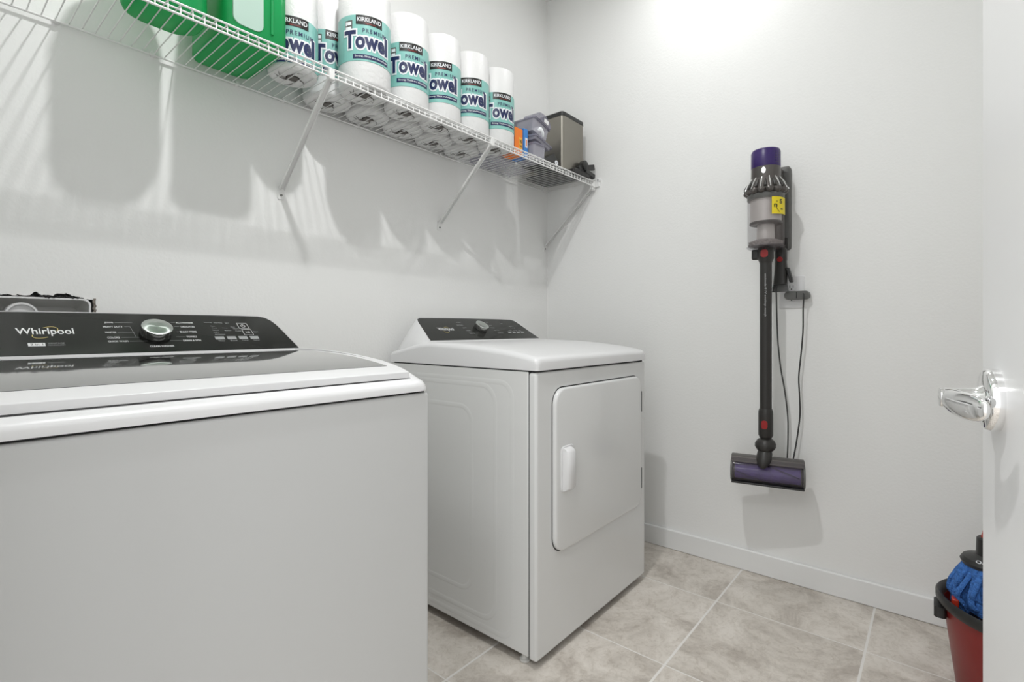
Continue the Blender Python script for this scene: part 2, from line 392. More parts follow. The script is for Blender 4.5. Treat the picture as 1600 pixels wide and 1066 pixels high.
def cap_mesh(xc, x0, x1, yf, yb, zs, prof, lid=None, er=.02):
    """moulded cabinet top: rounded side edges, front rounded down to the seam zs; lid = recess (x half-inset, y front, y back, depth)"""
    b = bmesh.new(); rows = []
    ys = [yf, yf + .001, yf + .004, yf + .010, yf + .018, yf + .025] + ([lid[1] - .001, lid[1] + .001] if lid else []) + [yf + .05, yf + .075, yf + .11] + [yf + .15 + (yb - yf - .15) * i / 10 for i in range(11)]
    ys = sorted(set(round(y, 5) for y in ys))
    cols = [0, .0006, .003, .007, .013, .022]
    xs = [x0 + c for c in cols] + ([x0 + lid[0] - .001, x0 + lid[0] + .001] if lid else []) + [x0 + (x1 - x0) * t for t in (.15, .3, .45, .6, .75, .85)] + ([x1 - lid[0] - .001, x1 - lid[0] + .001] if lid else []) + [x1 - c for c in cols[::-1]]
    def edge(dx):
        if dx >= .022: return 0
        return .018 * (1 - math.sqrt(max(0, 1 - (1 - dx / .022) ** 2)))
    xm = (x0 + x1) / 2; half = (x1 - x0) / 2
    for y in ys:
        row = []; q = max(0, 1 - (y - yf) / er); ins = er * (1 - math.sqrt(1 - q * q))
        for x in xs:
            z = prof(y) - edge(min(x - x0, x1 - x))
            if lid and x0 + lid[0] < x < x1 - lid[0] and y > lid[1] and y < lid[2]: z = min(z, lid[3](y) - .0165)
            row.append(Vector((xm + (x - xm) * (half - ins) / half - xc, y, max(z, zs + .004))))
        rows.append(row)
    V = [[b.verts.new(p) for p in r] for r in rows]
    for r0, r1 in zip(V, V[1:]):
        for i in range(len(xs) - 1): b.faces.new((r0[i], r0[i + 1], r1[i + 1], r1[i]))
    # skirt down to the seam
    loop = V[0] + [r[-1] for r in V[1:]] + V[-1][-2::-1] + [r[0] for r in V[-2:0:-1]]
    low = [b.verts.new((v.co.x, v.co.y, zs)) for v in loop]
    for i in range(len(loop)):
        j = (i + 1) % len(loop); b.faces.new((loop[i], low[i], low[j], loop[j]))
    b.faces.new(low[::-1])
    return b

def console(root, f, L, n, x0, x1, outline, yb, zb, ztop_back, name='console_housing', flare=.045):
    """white housing lofted from the footprint to the panel rim, dark panel inset on its sloped face"""
    pass

def ribbon(bm, f, pts, wd, h, mi=0, closed=False):
    """flat line of width wd on a face"""
    for (a, c) in zip(pts, pts[1:] + ([pts[0]] if closed else [])):
        d = Vector((c[0] - a[0], c[1] - a[1])); 
        if d.length == 0: continue
        d.normalize(); q = Vector((-d.y, d.x)) * wd / 2; e = d * wd / 2
        pp = [(a[0] - e.x - q.x, a[1] - e.y - q.y), (c[0] + e.x - q.x, c[1] + e.y - q.y), (c[0] + e.x + q.x, c[1] + e.y + q.y), (a[0] - e.x + q.x, a[1] - e.y + q.y)]
        bm.faces.new([bm.verts.new(f(u, v, h)) for u, v in pp]).material_index = mi

def housing(root, xc, outl, f, n, y0, z0, yback, x0, x1, margin=.006, prof=None):
    """solid console: rim ring around the panel outline, sides fall to the cap"""
    cx = sum(p[0] for p in outl) / len(outl); cy = sum(p[1] for p in outl) / len(outl)
    b = bmesh.new(); N = len(outl)
    def grow(p, m):
        i = outl.index(p); a = outl[i - 1]; c = outl[(i + 1) % N]
        d = Vector((c[0] - a[0], c[1] - a[1])).normalized(); return (p[0] + d.y * m, p[1] - d.x * m)
    r0 = [f(u, v, -.002) for u, v in outl]
    g1 = [grow(p, margin * .4) for p in outl]; g2 = [grow(p, margin) for p in outl]
    r1 = [f(u, v, .0015) for u, v in g1]; r2 = [f(u, max(v, -.004), -.003) for u, v in g2]
    # foot ring: runs along the side edges of the cabinet top and across its back
    vmax = max(p[1] for p in outl); r3 = []; r4 = []
    for (u, v), p2 in zip(g2, r2):
        t = max(0, min(1, v / vmax)); k = min(1, max(0, abs(u - cx) - .22) / .075)
        ux = u + ((x0 if u < cx else x1) - u) * k
        yy = y0 - .002 + (yback - y0) * t; zz = prof(yy) - (.0188 if k == 1 else .003 + .010 * max(0, k - .5))
        r3.append(Vector((ux - xc, yy, zz))); r4.append(Vector((ux - xc, yy, zz - .015)))
    mid = [(a + c) / 2 + Vector((0, 0, .002)) for a, c in zip(r2, r3)]
    loft(b, [r0, r1, r2, mid, r3, r4], cap=True)
    return link('console_housing', b, M['wplast'], root, smooth=50)

WX0, WX1 = -2.265, -1.565; WC = (WX0 + WX1) / 2
washer = empty('washing_machine', (WC, -.5, 0))
tag(washer, 'white top-loading washing machine with dark glass lid, nearest the doorway', 'washing machine')
Ofs = Vector((0, .5, 0))
def wl(name, b, m, parent=washer, **k):
    o = link(name, b, m, parent, **k)
    if parent is washer: o.location = Ofs
    return o
b = bmesh.new(); box(b, (-.35, -.825, .02), (.35, -.13, .884)); wl('cabinet', b, M['enamel_dimmed'], bevel=.006, seg=3)
b = bmesh.new(); box(b, (-.342, -.818, .880), (.342, -.14, .892)); wl('seam', b, M['gap'])
b = cap_mesh(WC, WX0, WX1, -.829, -.125, .8885, P_w, lid=(.033, -.8062, -.295, P_l), er=.022)
wl('top_panel', b, M['wplast'], smooth=35)
# lid
LX0, LX1 = WX0 + .036, WX1 - .036
b = bmesh.new(); ys = [-.803, -.802, -.797, -.77, -.752] + [-.752 + (.452) * i / 14 for i in range(1, 15)]
rings = []
for y in ys:
    z = P_l(y); zb_ = z - .0125
    rings.append([(LX0 - WC, y, zb_), (LX0 - WC, y, z - .001), (LX0 - WC + .001, y, z), (LX1 - WC - .001, y, z), (LX1 - WC, y, z - .001), (LX1 - WC, y, zb_)])
loft(b, rings)
lid = wl('lid', b, M['wplast'], bevel=.0015, seg=2)
b = bmesh.new(); rings = []
gy = [-.750 + .442 * i / 16 for i in range(17)]
for y in gy:
    z = P_l(y) + .0006
    rings.append([(LX0 + .016 - WC, y, z - .004), (LX0 + .016 - WC, y, z), (LX1 - .018 - WC, y, z), (LX1 - .018 - WC, y, z - .004)])
loft(b, rings)
link('lid_glass', b, M['lidglass'], lid, smooth=30)
# console
f_w, L_w, n_w = face_map(WC, -.300, .966, -.17, 1.058)
def mirror_outline(right, xc):
    return right + [(2 * xc - u, v) for u, v in right[::-1]]
xcW = WC
right = [(-1.585, .002), (-1.5885, .02), (-1.594, .050), (-1.600, .085), (-1.606, .112), (-1.614, .133), (-1.626, .147), (-1.643, .153), (-1.70, .1545), (-1.80, .155)]
out_w = mirror_outline(right, xcW)
con = housing(washer, WC, out_w, f_w, n_w, -.300, .968, -.13, WX0 + .012, WX1 - .012, prof=P_w); con.location = Ofs
b = bmesh.new(); loft(b, [[f_w(u, v, -.004) for u, v in out_w], [f_w(u, v, .0008) for u, v in out_w]])
pan = link('control_panel', b, M['black_glass'], con)
fw = lambda u, v: f_w(u, v, .0014)
b = bmesh.new()
put_text(b, 'Whirlpool', fw, -2.100, .080, .090, .028, .012)
put_text(b, 'VANTAGE', fw, -2.088, .040, .026, .0045, mi=1); put_text(b, 'TECHNOLOGY', fw, -2.088, .0335, .028, .0035, mi=1)
box_pts = [(-2.131, .031), (-2.105, .031), (-2.105, .042), (-2.131, .042)]
b.faces.new([b.verts.new(f_w(u, v, .0014)) for u, v in box_pts])
put_text(b, '2 in 1', lambda u, v: f_w(u, v, .0018), -2.118, .0365, .019, .006, .01, mi=2)
L_ = [('JEANS', -1.989, .116, .016), ('HEAVY DUTY', -1.984, .100, .036), ('WHITES', -1.992, .078, .020), ('COLORS', -1.990, .058, .022), ('QUICK WASH', -1.984, .043, .036)]
for t, x, v, w_ in L_: put_text(b, t, fw, x, v, w_, .0065, .01)
for t, x, v, w_ in [('ACTIVEWEAR', -1.836, .118, .038), ('DELICATES', -1.833, .101, .030), ('BULKY ITEMS', -1.837, .079, .036), ('TOWELS', -1.835, .058, .022), ('DRAIN & SPIN', -1.838, .043, .038)]:
    put_text(b, t, fw, x, v, w_, .0065, .01)
put_text(b, 'CLEAN WASHER', fw, -1.905, .0225, .048, .0060, .01)
for v, xa, xb in ((.116, -1.978, -1.945), (.100, -1.963, -1.952), (.078, -1.979, -1.947), (.058, -1.976, -1.942), (.043, -1.963, -1.930), (.118, -1.866, -1.857), (.101, -1.862, -1.852), (.079, -1.862, -1.858), (.058, -1.868, -1.850), (.043, -1.885, -1.860)):
    ribbon(b, f_w, [(xa, v), (xb, v)], .0007, .0014, mi=1)
ribbon(b, f_w, [(-1.952, .100), (-1.948, .060)], .0006, .0014, mi=1)
for x0_, x1_, v0_, v1_ in ((-1.712, -1.687, .092, .118), (-1.708, -1.685, .064, .089)):
    ribbon(b, f_w, [(x0_, v0_), (x1_, v0_), (x1_, v1_), (x0_, v1_)], .0010, .0014, closed=True)
ringp = [(-1.6995 + .0055 * math.cos(a), .105 + .0055 * math.sin(a)) for a in [2 * PI * i / 14 for i in range(14)]]
ribbon(b, f_w, ringp, .0012, .0014, closed=True); ribbon(b, f_w, [(-1.6995, .105), (-1.6995, .112)], .0012, .0014)
put_text(b, '>II', fw, -1.6965, .0765, .010, .007, .01); put_text(b, 'Start', fw, -1.675, .078, .012, .005, .01, mi=1)
for i in range(4):
    x = -1.772 + i * .0285
    b.faces.new([b.verts.new(f_w(u, v, .0014)) for u, v in ((x - .012, .045), (x + .010, .045), (x + .010, .058), (x - .012, .058))]).material_index = 1
for i, t in enumerate(('Water', 'Soil', 'Temp', 'Options')): put_text(b, t, fw, -1.772 + i * .0285, .0395, .016, .005, .01, mi=1)
for t, x, v, w_ in [('Auto', -1.775, .104, .010), ('Deep', -1.773, .095, .012), ('Normal', -1.773, .086, .014), ('Light', -1.774, .077, .012), ('Heavy', -1.748, .095, .012), ('Medium', -1.744, .084, .016), ('Hot', -1.727, .100, .010), ('Warm', -1.722, .092, .014), ('Cold', -1.719, .082, .014), ('Add Garments', -1.768, .067, .024)]:
    put_text(b, t, fw, x, v, w_, .0045, .01, mi=1)
put_text(b, 'Sensing', fw, -1.782, .120, .018, .005, .01, mi=1); put_text(b, 'Wash Rinse', fw, -1.758, .119, .020, .005, .01, mi=1); put_text(b, 'Spin', fw, -1.736, .118, .010, .005, .01, mi=1)
# logo swoosh
sw = [(-2.100 + .020 * math.cos(a), .079 + .0155 * math.sin(a) + .35 * .020 * math.cos(a) * .5) for a in [R(d) for d in range(95, -20, -12)]]
ribbon(b, f_w, [(-2.097 + .017 * math.cos(R(d)), .084 + .013 * math.sin(R(d)) + .006 * math.cos(R(d))) for d in range(110, -40, -15)], .0016, .0020, mi=3)
ribbon(b, f_w, [(-2.104 + .018 * math.cos(R(d)), .071 + .012 * math.sin(R(d)) + .006 * math.cos(R(d))) for d in range(165, 300, 15)], .0016, .0020, mi=3)
link('panel_print', b, [M['print'], M['printdim'], M['inkblack'], M['gold']], con)
# knob
def knob(parent, f, n, u, v, r, h):
    base = f(u, v, 0.0); rot = Vector((0, 0, 1)).rotation_difference(n).to_euler()
    b = bmesh.new(); lathe(b, [(r * .86, 0), (r * .88, h * .15), (r, h * .22), (r, h * .93), (r * .985, h)], 48, mi=0, cap=False)
    lathe(b, [(r * .985, h), (r * .93, h + .0008), (r * .5, h + .0008), (.0005, h + .0008)], 48, mi=1, cap=True)
    b2 = link('control_knob', b, [M['darkchrome'], M['knobtop']], parent, loc=base, rot=rot, smooth=35)
    return b2
knob(con, f_w, n_w, -1.909, .066, .0315, .026)
# feet
for sx in (-.29, .29):
    b = bmesh.new(); lathe(b, [(.018, 0), (.02, .004), (.012, .008), (.012, .022)], 16, (sx, -.76, 0)); wl('foot', b, M['rubber'])

# ------------------------------------------------------------------ dryer
DX0, DX1 = -1.086, -.356; DC = (DX0 + DX1) / 2
dryer = empty('tumble_dryer', (DC, -.4, 0))
tag(dryer, 'white front-loading tumble dryer with square door, in the far corner', 'tumble dryer')
Ofd = Vector((0, .4, 0))
def dl(name, b, m, parent=dryer, **k):
    o = link(name, b, m, parent, **k)
    if parent is dryer: o.location = Ofd
    return o
YF = -.750; hx = (DX1 - DX0) / 2
b = bmesh.new(); box(b, (-hx + .001, -.7184, .030), (hx - .001, -.045, .890)); dl('cabinet', b, M['enamel_side'], bevel=.003, seg=2)
b = bmesh.new(); box(b, (-hx + .004, -.722, .03), (hx - .004, -.71, .893)); box(b, (-hx + .006, -.74, .885), (hx - .006, -.06, .8965)); dl('seam', b, M['gap'])
# front panel with door opening edge
b = bmesh.new(); box(b, (-hx, YF, .024), (hx, -.7195, .8885)); dl('front_panel', b, M['enamel'], bevel=.009, seg=4)
b = cap_mesh(DC, DX0 - .001, DX1 + .001, -.756, -.045, .8945, P_d, er=.012)
dl('top_panel', b, M['wplast'], smooth=35)
# door
def fd(x, z, h): return Vector((x - DC, YF - h, z))
od = rrect(-1.004, -.412, .322, .834, .050, 8)
b = bmesh.new()
def inset(o, d): 
    cx = (-1.004 - .412) / 2; cz = (.322 + .834) / 2
    return rrect(-1.004 + d, -.412 - d, .322 + d, .834 - d, max(.004, .050 - d), 8)
loft(b, [[fd(x, z, -.004) for x, z in inset(od, -.0035)], [fd(x, z, .0006) for x, z in inset(od, -.0035)]]); dl('door_gap', b, M['gap'])
b = bmesh.new()
loft(b, [[fd(x, z, h) for x, z in inset(od, d)] for d, h in ((0, 0), (0, .008), (.0012, .0112), (.004, .0135), (.008, .0145))])
ddoor = dl('door', b, M['enamel'], smooth=30)
# handle: recess lip plus grip
b = bmesh.new()
oh = lambda d: rrect(-.979 + d, -.905 - d, .507 + d, .652 - d, .016 - d * .5, 6)
loft(b, [[fd(x, z, h) for x, z in oh(d)] for d, h in ((0, .0125), (0, .0150), (.0015, .0168), (.004, .0172))])
for v_ in b.verts:
    if v_.co.x + DC > -.915: v_.co.z += 0
link('handle_surround', b, M['wplast'], ddoor, smooth=40)
b = bmesh.new()
rings = []
for z, sc in ((.513, .55), (.516, .8), (.524, 1), (.58, 1), (.635, 1), (.643, .8), (.646, .55)):
    prof = [(-.972, .016), (-.971, .026 * sc + .008), (-.965, .036 * sc + .004), (-.955, .041 * sc), (-.938, .040 * sc), (-.930, .034 * sc + .003), (-.929, .016)]
    rings.append([fd(x, z, h) for x, h in prof])
loft(b, rings); link('handle', b, M['wplast'], ddoor, smooth=50)
for z0, z1 in ((.387, .469), (.691, .772)):
    b = bmesh.new(); box(b, (-.4135 - DC, YF - .0125, z0), (-.4085 - DC, YF - .001, z1))
    link('hinge', b, M['gap'], ddoor)
# embossed ridges on the side panel
b = bmesh.new()
def emboss(y0, y1, z0, z1, r, wd, h):
    def rr(d): return rrect(y0 - d, y1 + d, z0 - d, z1 + d, max(.004, r + d), 10)
    loft(b, [[(DX0 + .001 - DC - hh, y, z) for y, z in rr(d)] for d, hh in ((-wd, -.0006), (-wd * .6, h * .7), (-wd * .25, h), (wd * .25, h), (wd * .6, h * .7), (wd, -.0006))], cap=False)
emboss(-.481, -.12, .150, .761, .055, .011, .0006)
emboss(-.585, -.09, .085, .838, .06, .012, .0006)
emboss(-.655, -.07, .055, .852, .05, .012, .0004)
dl('side_ridges', b, M['enamel_side'], smooth=60)
# console
f_d, L_d, n_d = face_map(DC, -.232, .974, -.10, 1.0625)
right = [(-.380, .004), (-.384, .02), (-.392, .05), (-.401, .09), (-.409, .125), (-.418, .148), (-.436, .158), (-.50, .160), (-.60, .161)]
xcD = (-.380 - 1.046) / 2
out_d = mirror_outline(right, xcD)
cond = housing(dryer, DC, out_d, f_d, n_d, -.232, .974, -.05, DX0 + .0008, DX1 - .0008, prof=P_d); cond.location = Ofd
b = bmesh.new(); loft(b, [[f_d(u, v, -.004) for u, v in out_d], [f_d(u, v, .0008) for u, v in out_d]])
link('control_panel', b, M['black_glass'], cond)
fdx = lambda u, v: f_d(u, v, .0014)
b = bmesh.new(); put_text(b, 'Whirlpool', fdx, -.912, .076, .082, .026, .012)
ribbon(b, f_d, [(-.909 + .016 * math.cos(R(d)), .080 + .012 * math.sin(R(d)) + .006 * math.cos(R(d))) for d in range(110, -40, -25)], .0016, .0020, mi=2)
ribbon(b, f_d, [(-.916 + .017 * math.cos(R(d)), .067 + .012 * math.sin(R(d)) + .006 * math.cos(R(d))) for d in range(165, 300, 25)], .0016, .0020, mi=2)
for t, x, v, w_ in [('NORMAL', -.805, .128, .026), ('HEAVY DUTY', -.812, .108, .036), ('BULKY', -.800, .088, .022), ('CASUAL', -.795, .068, .026), ('DELICATES', -.790, .048, .034), ('TIMED DRY', -.640, .128, .034), ('TOUCH UP', -.632, .108, .030), ('STEAM', -.628, .088, .022), ('QUICK DRY', -.620, .068, .034), ('SANITIZE', -.612, .048, .034), ('Low', -.535, .125, .014), ('More Dry', -.49, .10, .03), ('Normal', -.49, .088, .026), ('Temp', -.53, .066, .02), ('Dryness', -.495, .066, .024), ('Start', -.462, .066, .018)]:
    put_text(b, t, fdx, x, v, w_, .0068, .01, mi=1)
for x in (-.545, -.515, -.485, -.455): b.faces.new([b.verts.new(f_d(u, v, .0014)) for u, v in ((x - .011, .048), (x + .011, .048), (x + .011, .058), (x - .011, .058))]).material_index = 1
link('panel_print', b, [M['print'], M['printdim'], M['gold']], cond)
knob(cond, f_d, n_d, -.713, .080, .030, .024)
for x_, y_ in ((-1.064, -.690), (-.378, -.690), (-1.05, -.09), (-.39, -.09)):
    b = bmesh.new(); lathe(b, [(.015, 0), (.017, .003), (.017, .008), (.011, .010), (.009, .032)], 12, (x_ - DC, y_, 0)); dl('foot', b, M['rubber'])

# ------------------------------------------------------------------ wire shelf
SZ = 1.778; SY = -.306; SXL = XD + .006; SXR = -.008
shelf = empty('wire_shelf', (-1.15, 0, SZ)); tag(shelf, 'long white vinyl-coated wire shelf running above both machines', 'shelf')
def sl(p): return Vector(p) - Vector((-1.15, 0, SZ))
b = bmesh.new(); wr = .0015
x = SXL + .012
while x < SXR:
    tube(b, [sl((x, -.012, SZ - wr)), sl((x, SY, SZ - wr)), sl((x, SY - .003, SZ - .006)), sl((x, SY - .003, SZ - .026))], wr, 6); x += .0254
link('deck_wires', b, M['wire'], shelf, smooth=60)
b = bmesh.new(); tube(b, [sl((SXL, -.012, SZ - .0055)), sl((SXR, -.012, SZ - .0055))], .0032, 8)
tube(b, [sl((SXL, SY + .012, SZ - .0055)), sl((SXR, SY + .012, SZ - .0055))], .0026, 8)
link('long_rods', b, M['wire'], shelf, smooth=60)
b = bmesh.new(); tube(b, [sl((SXL, SY - .006, SZ - .0015)), sl((SXR, SY - .006, SZ - .0015))], .0028, 8)
tube(b, [sl((SXL, SY - .006, SZ - .0265)), sl((SXR, SY - .006, SZ - .0265))], .0030, 8)
link('front_lip', b, M['wire'], shelf, smooth=60)
for cx in (-2.05, -1.852, -1.634, -1.488, -1.21, -.802, -.58, -.379, -.15):
    b = bmesh.new(); box(b, (-.004, -.018, -.006), (.004, 0, .006)); lathe(b, [(.0085, -.006), (.0085, 0)], 16, (0, 0, .004), 'Y'); lathe(b, [(.003, -.0075), (.003, -.005)], 8, (0, 0, .004), 'Y', mi=1)
    link('wall_clip', b, [M['wire'], M['screw']], shelf, loc=sl((cx, 0, SZ - .002)), smooth=40)
def bracket(x, label, name='shelf_bracket', plate=True, ztop=SZ - .008):
    r = empty(name, (x, 0, 1.473)); tag(r, label, 'bracket', 'diagonal brackets under the wire shelf')
    b = bmesh.new()   # channel strut, folded over the lip
    A = Vector((0, -.006, .010)); B = Vector((0, SY - .002, ztop - 1.473 - .012)); d = (B - A).normalized(); nn = Vector((0, d.z, -d.y)); 
    wv = Vector((.0085, 0, 0)); th = .0022; dp = .0085
    sec = [(-1, 0), (-1, 1), (-.78, 1), (-.78, .2), (.78, .2), (.78, 1), (1, 1), (1, 0)]
    loft(b, [[P + wv * u * sc - nn * (v * dp) for u, v in sec] for P, sc in ((A, 1), (A + d * .02, 1), (B - d * .03, 1), (B, 1))])
    link('strut', b, M['bracket'], r, smooth=30)
    b = bmesh.new(); prism(b, rrect(-.011, .011, -.026, .016, .003, 3), lambda u, v, h: Vector((u, -h, v)), 0, .003); link('foot_plate', b, M['bracket'], r)
    b = bmesh.new(); lathe(b, [(.0042, -.005), (.0042, -.003)], 12, (0, 0, -.012), 'Y'); link('screw', b, M['screw'], r)
    b = bmesh.new(); box(b, (-.009, SY - .011, SZ - 1.473 - .034), (.009, SY + .008, SZ - 1.473 - .004)); link('lip_hook', b, M['bracket'], r, bevel=.002, seg=2)
bracket(-1.493, 'white diagonal shelf bracket nearest the washer, below the teal towel rolls')
bracket(-.797, 'white diagonal shelf bracket above the dryer, below the end towel roll')
bracket(-.022, 'white diagonal shelf bracket at the corner end of the shelf')
# end bracket on the right wall
r = empty('shelf_end_bracket', (0, SY, SZ)); tag(r, 'small white end bracket fixing the front shelf corner to the right wall', 'bracket')
b = bmesh.new(); box(b, (-.012, -.030, -.030), (0, .020, .006)); box(b, (-.034, -.006, -.045), (-.004, .012, -.012)); link('bracket_body', b, M['bracket'], r, bevel=.003, seg=2)
b = bmesh.new(); lathe(b, [(.006, -.016), (.009, -.012), (.009, 0)], 16, (0, -.026, .004), 'X'); lathe(b, [(.003, -.018), (.003, -.015)], 8, (0, -.026, .004), 'X', mi=1); link('screw', b, [M['wplast'], M['screw']], r)

# ------------------------------------------------------------------ paper towels
RR = .0775; RH = .320
def roll_parts(rad, height):
    b = bmesh.new(); prof = [(.0001, .010), (.016, .010), (.020, .002), (rad * .80, 0), (rad * .95, .004), (rad, .014), (rad * 1.002, height * .5), (rad, height - .012), (rad * .96, height - .003), (rad * .85, height), (.03, height - .002), (.0001, height - .006)]
    n = 48; rings = []
    for r_, z in prof:
        rings.append([((r_ * (1 + (.010 * math.sin(7 * a + z * 30) if z > .02 and z < .30 and r_ > .06 else 0) * .3)) * math.cos(a), r_ * math.sin(a), z) for a in [2 * PI * i / n for i in range(n)]])
    loft(b, rings)
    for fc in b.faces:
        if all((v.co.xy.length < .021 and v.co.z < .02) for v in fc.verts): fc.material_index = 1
    return b
def label_mesh(rad, z0, hgt=.150, ribbon_text=True):
    b = bmesh.new(); n = 64
    R0 = rad + .0012
    rings = [[(r_ * math.cos(2 * PI * i / n), r_ * math.sin(2 * PI * i / n), z0 + z) for i in range(n)] for r_, z in ((rad - .002, 0), (R0, .0005), (R0, hgt - .0005), (rad - .002, hgt))]
    loft(b, rings, cap=False)
    D_ = hgt - .150 - .009
    def cyl(r_):  # u = arc to the viewer's right when facing local -Y
        return lambda u, v: Vector(((r_) * math.sin(u / rad), -(r_) * math.cos(u / rad), z0 + v + D_))
    def rect(u0, u1, v0, v1, r_, mi, k=10):
        g = cyl(r_); A = [b.verts.new(g(u0 + (u1 - u0) * i / k, v0)) for i in range(k + 1)]; B = [b.verts.new(g(u0 + (u1 - u0) * i / k, v1)) for i in range(k + 1)]
        for i in range(k): b.faces.new((A[i], A[i + 1], B[i + 1], B[i])).material_index = mi
    rect(-.041, .041, .1285, .158, R0 + .0006, 2)
    put_text(b, 'KIRKLAND', cyl(R0 + .0012), 0, .1445, .072, .0125, .010, mi=3, slices=.006)
    put_text(b, 'Signature', cyl(R0 + .0012), .002, .1325, .030, .0055, .01, mi=4, slices=.006)
    put_text(b, 'PREMIUM', cyl(R0 + .0012), .018, .1105, .078, .0125, .003, mi=1, slices=.006, space=1.25)
    for off, rr_, mi in ((.115, R0 + .0008, 3), (.040, R0 + .0016, 1)):
        put_text(b, 'T', cyl(rr_), -.060, .082, .034, .050, off, mi=mi, slices=.005)
        put_text(b, 'owe', cyl(rr_), .004, .072, .088, .033, off * 1.0, mi=mi, slices=.005, space=1.05)
        put_text(b, 'l', cyl(rr_), .0570, .080, .0075, .052, off * .8, mi=mi, slices=.005)
    if ribbon_text:
        rect(-.050, .066, .0225, .0365, R0 + .0008, 1, 16)
        put_text(b, 'Strong, Thick and Absorbent', cyl(R0 + .0013), .008, .0295, .104, .0075, .006, mi=3, slices=.006)
    # little kitchen drawing in a frame
    rect(-.078, -.052, .108, .142, R0 + .0005, 5, 4)
    for u0, u1, v0, v1 in ((-.075, -.071, .126, .138), (-.069, -.055, .127, .137), (-.075, -.071, .112, .122), (-.069, -.055, .112, .122)): rect(u0, u1, v0, v1, R0 + .0009, 3, 3)
    return b
LM = [M['teal'], M['navy'], M['inkblack'], M['inkwhite'], M['inkred'], M['mgrey']]
A0 = R(-42)
def make_roll(rad, z0, hgt=.150):
    root = empty('paper_towel_roll', (0, 0, 0)); turn = Matrix.Rotation(A0, 4, 'Z'); link('roll', roll_parts(rad, RH), [M['roll'], M['core']], root, smooth=50)
    lb = label_mesh(rad, z0, hgt); bmesh.ops.transform(lb, matrix=turn, verts=lb.verts)
    link('printed_band', lb, LM, root, smooth=50)
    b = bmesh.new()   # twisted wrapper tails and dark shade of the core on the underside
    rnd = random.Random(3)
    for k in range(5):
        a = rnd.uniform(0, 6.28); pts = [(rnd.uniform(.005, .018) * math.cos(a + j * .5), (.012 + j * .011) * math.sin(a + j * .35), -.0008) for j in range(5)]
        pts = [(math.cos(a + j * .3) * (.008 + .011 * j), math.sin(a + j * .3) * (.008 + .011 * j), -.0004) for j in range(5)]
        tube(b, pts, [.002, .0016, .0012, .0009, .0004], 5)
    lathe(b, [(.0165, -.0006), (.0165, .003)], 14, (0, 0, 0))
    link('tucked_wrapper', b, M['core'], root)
    return root
def dup(root, loc, rz):
    c = root.copy(); COL.objects.link(c); c.location = loc; c.rotation_euler = (0, 0, rz)
    for ch in root.children:
        d = ch.copy(); COL.objects.link(d); d.parent = c
    return c
CAM = Vector((-2.285, -1.662))
def facing(x, y, extra):   # turn a roll's printed side (local -Y) toward the doorway, plus a few degrees
    d = CAM - Vector((x, y)); return math.atan2(d.y, d.x) + PI / 2 + R(extra) - A0
GR = 'paper towel rolls on the wire shelf'
small = make_roll(RR, .063); big = make_roll(.0815, .073, .143); low_ = make_roll(.071, .014, .137)
def place(root, x, y, extra, label, first=False):
    if first: root.location = (x, y, SZ); root.rotation_euler = (0, 0, facing(x, y, extra)); o = root
    else: o = dup(root, (x, y, SZ), facing(x, y, extra))
    tag(o, label, 'paper towel roll', GR); return o
place(low_, -1.535, -.165, 3, 'wrapped paper towel roll standing right against the green jug', True)
place(big, -1.328, -.233, 10, 'largest-looking wrapped paper towel roll, straight above the first shelf bracket', True)
place(small, -1.152, -.224, 13, 'second wrapped paper towel roll to the right of the first bracket, front row', True)
place(small, -.994, -.224, 3, 'middle roll of the five touching towel rolls in the front row')
place(small, -.8365, -.224, 6, 'last but one towel roll of the front row')
place(small, -.679, -.224, 22, 'last towel roll of the front row, beside the orange box')
place(dup(small, (0, 0, 0), 0), -1.372, -.0795, 26, 'towel roll half hidden in the back row between two front rolls', True)
for i, x in enumerate((-1.214, -1.056, -.898, -.740)):
    place(dup(small, (0, 0, 0), 0), x, -.079, -4 * i, ['back-row towel roll whose base shows through the wires just right of the first bracket', 'back-row towel roll, base seen through the wires, second after the first bracket', 'back-row towel roll, base seen through the wires, next to last before the clear tub', 'back-row towel roll, base seen through the wires right beside the second bracket'][i], True)

# ------------------------------------------------------------------ green jugs
def jug(cx, cy, wx, wy, h, label, panel):
    root = empty('green_jug', (cx, cy, SZ)); tag(root, label, 'jug')
    b = bmesh.new(); rings = []
    for z, s in ((0, .86), (.004, .95), (.014, 1), (h * .5, 1), (h * .80, 1), (h * .90, .9), (h * .97, .6), (h, .32), (h + .02, .30)):
        rings.append([(x * s, y * s, z) for x, y in rrect(-wx / 2, wx / 2, -wy / 2, wy / 2, .030 if panel else .058, 8)])
    loft(b, rings)
    link('body', b, M['green'], root, smooth=50)
    b = bmesh.new()
    lathe(b, [(.026, h + .018), (.028, h + .022), (.028, h + .045), (.024, h + .05)], 24); link('cap', b, M['pale'], root, smooth=40)
    if panel:
        b = bmesh.new(); o_ = rrect(-wx * .40, wx * .06, .022, h * .78, .02, 6)
        prism(b, o_, lambda u, v, hh: Vector((u, -wy / 2 - hh, v)), -.002, .0025)
        link('pale_panel', b, M['pale'], root, smooth=30)
        b = bmesh.new(); tube(b, [(wx * .20 , -wy / 2 - .002, z) for z in (.03, .1, .2)], .004, 8); link('moulded_rib', b, M['green'], root, smooth=50)
    else:
        b = bmesh.new(); tube(b, smoothpath([(wx * .1, -wy * .5, h * .35), (wx * .1, -wy * .5 - .02, h * .45), (wx * .1, -wy * .5 - .02, h * .62), (wx * .1, -wy * .42, h * .75)]), .011, 12); link('grip', b, M['green'], root, smooth=50)
    return root
jug(-1.883, -.222, .168, .150, .27, 'green plastic jug with rounded base at the left end of the shelf', False)
jug(-1.690, -.163, .163, .262, .28, 'green plastic jug with a pale see-through front panel, beside the towel rolls', True)

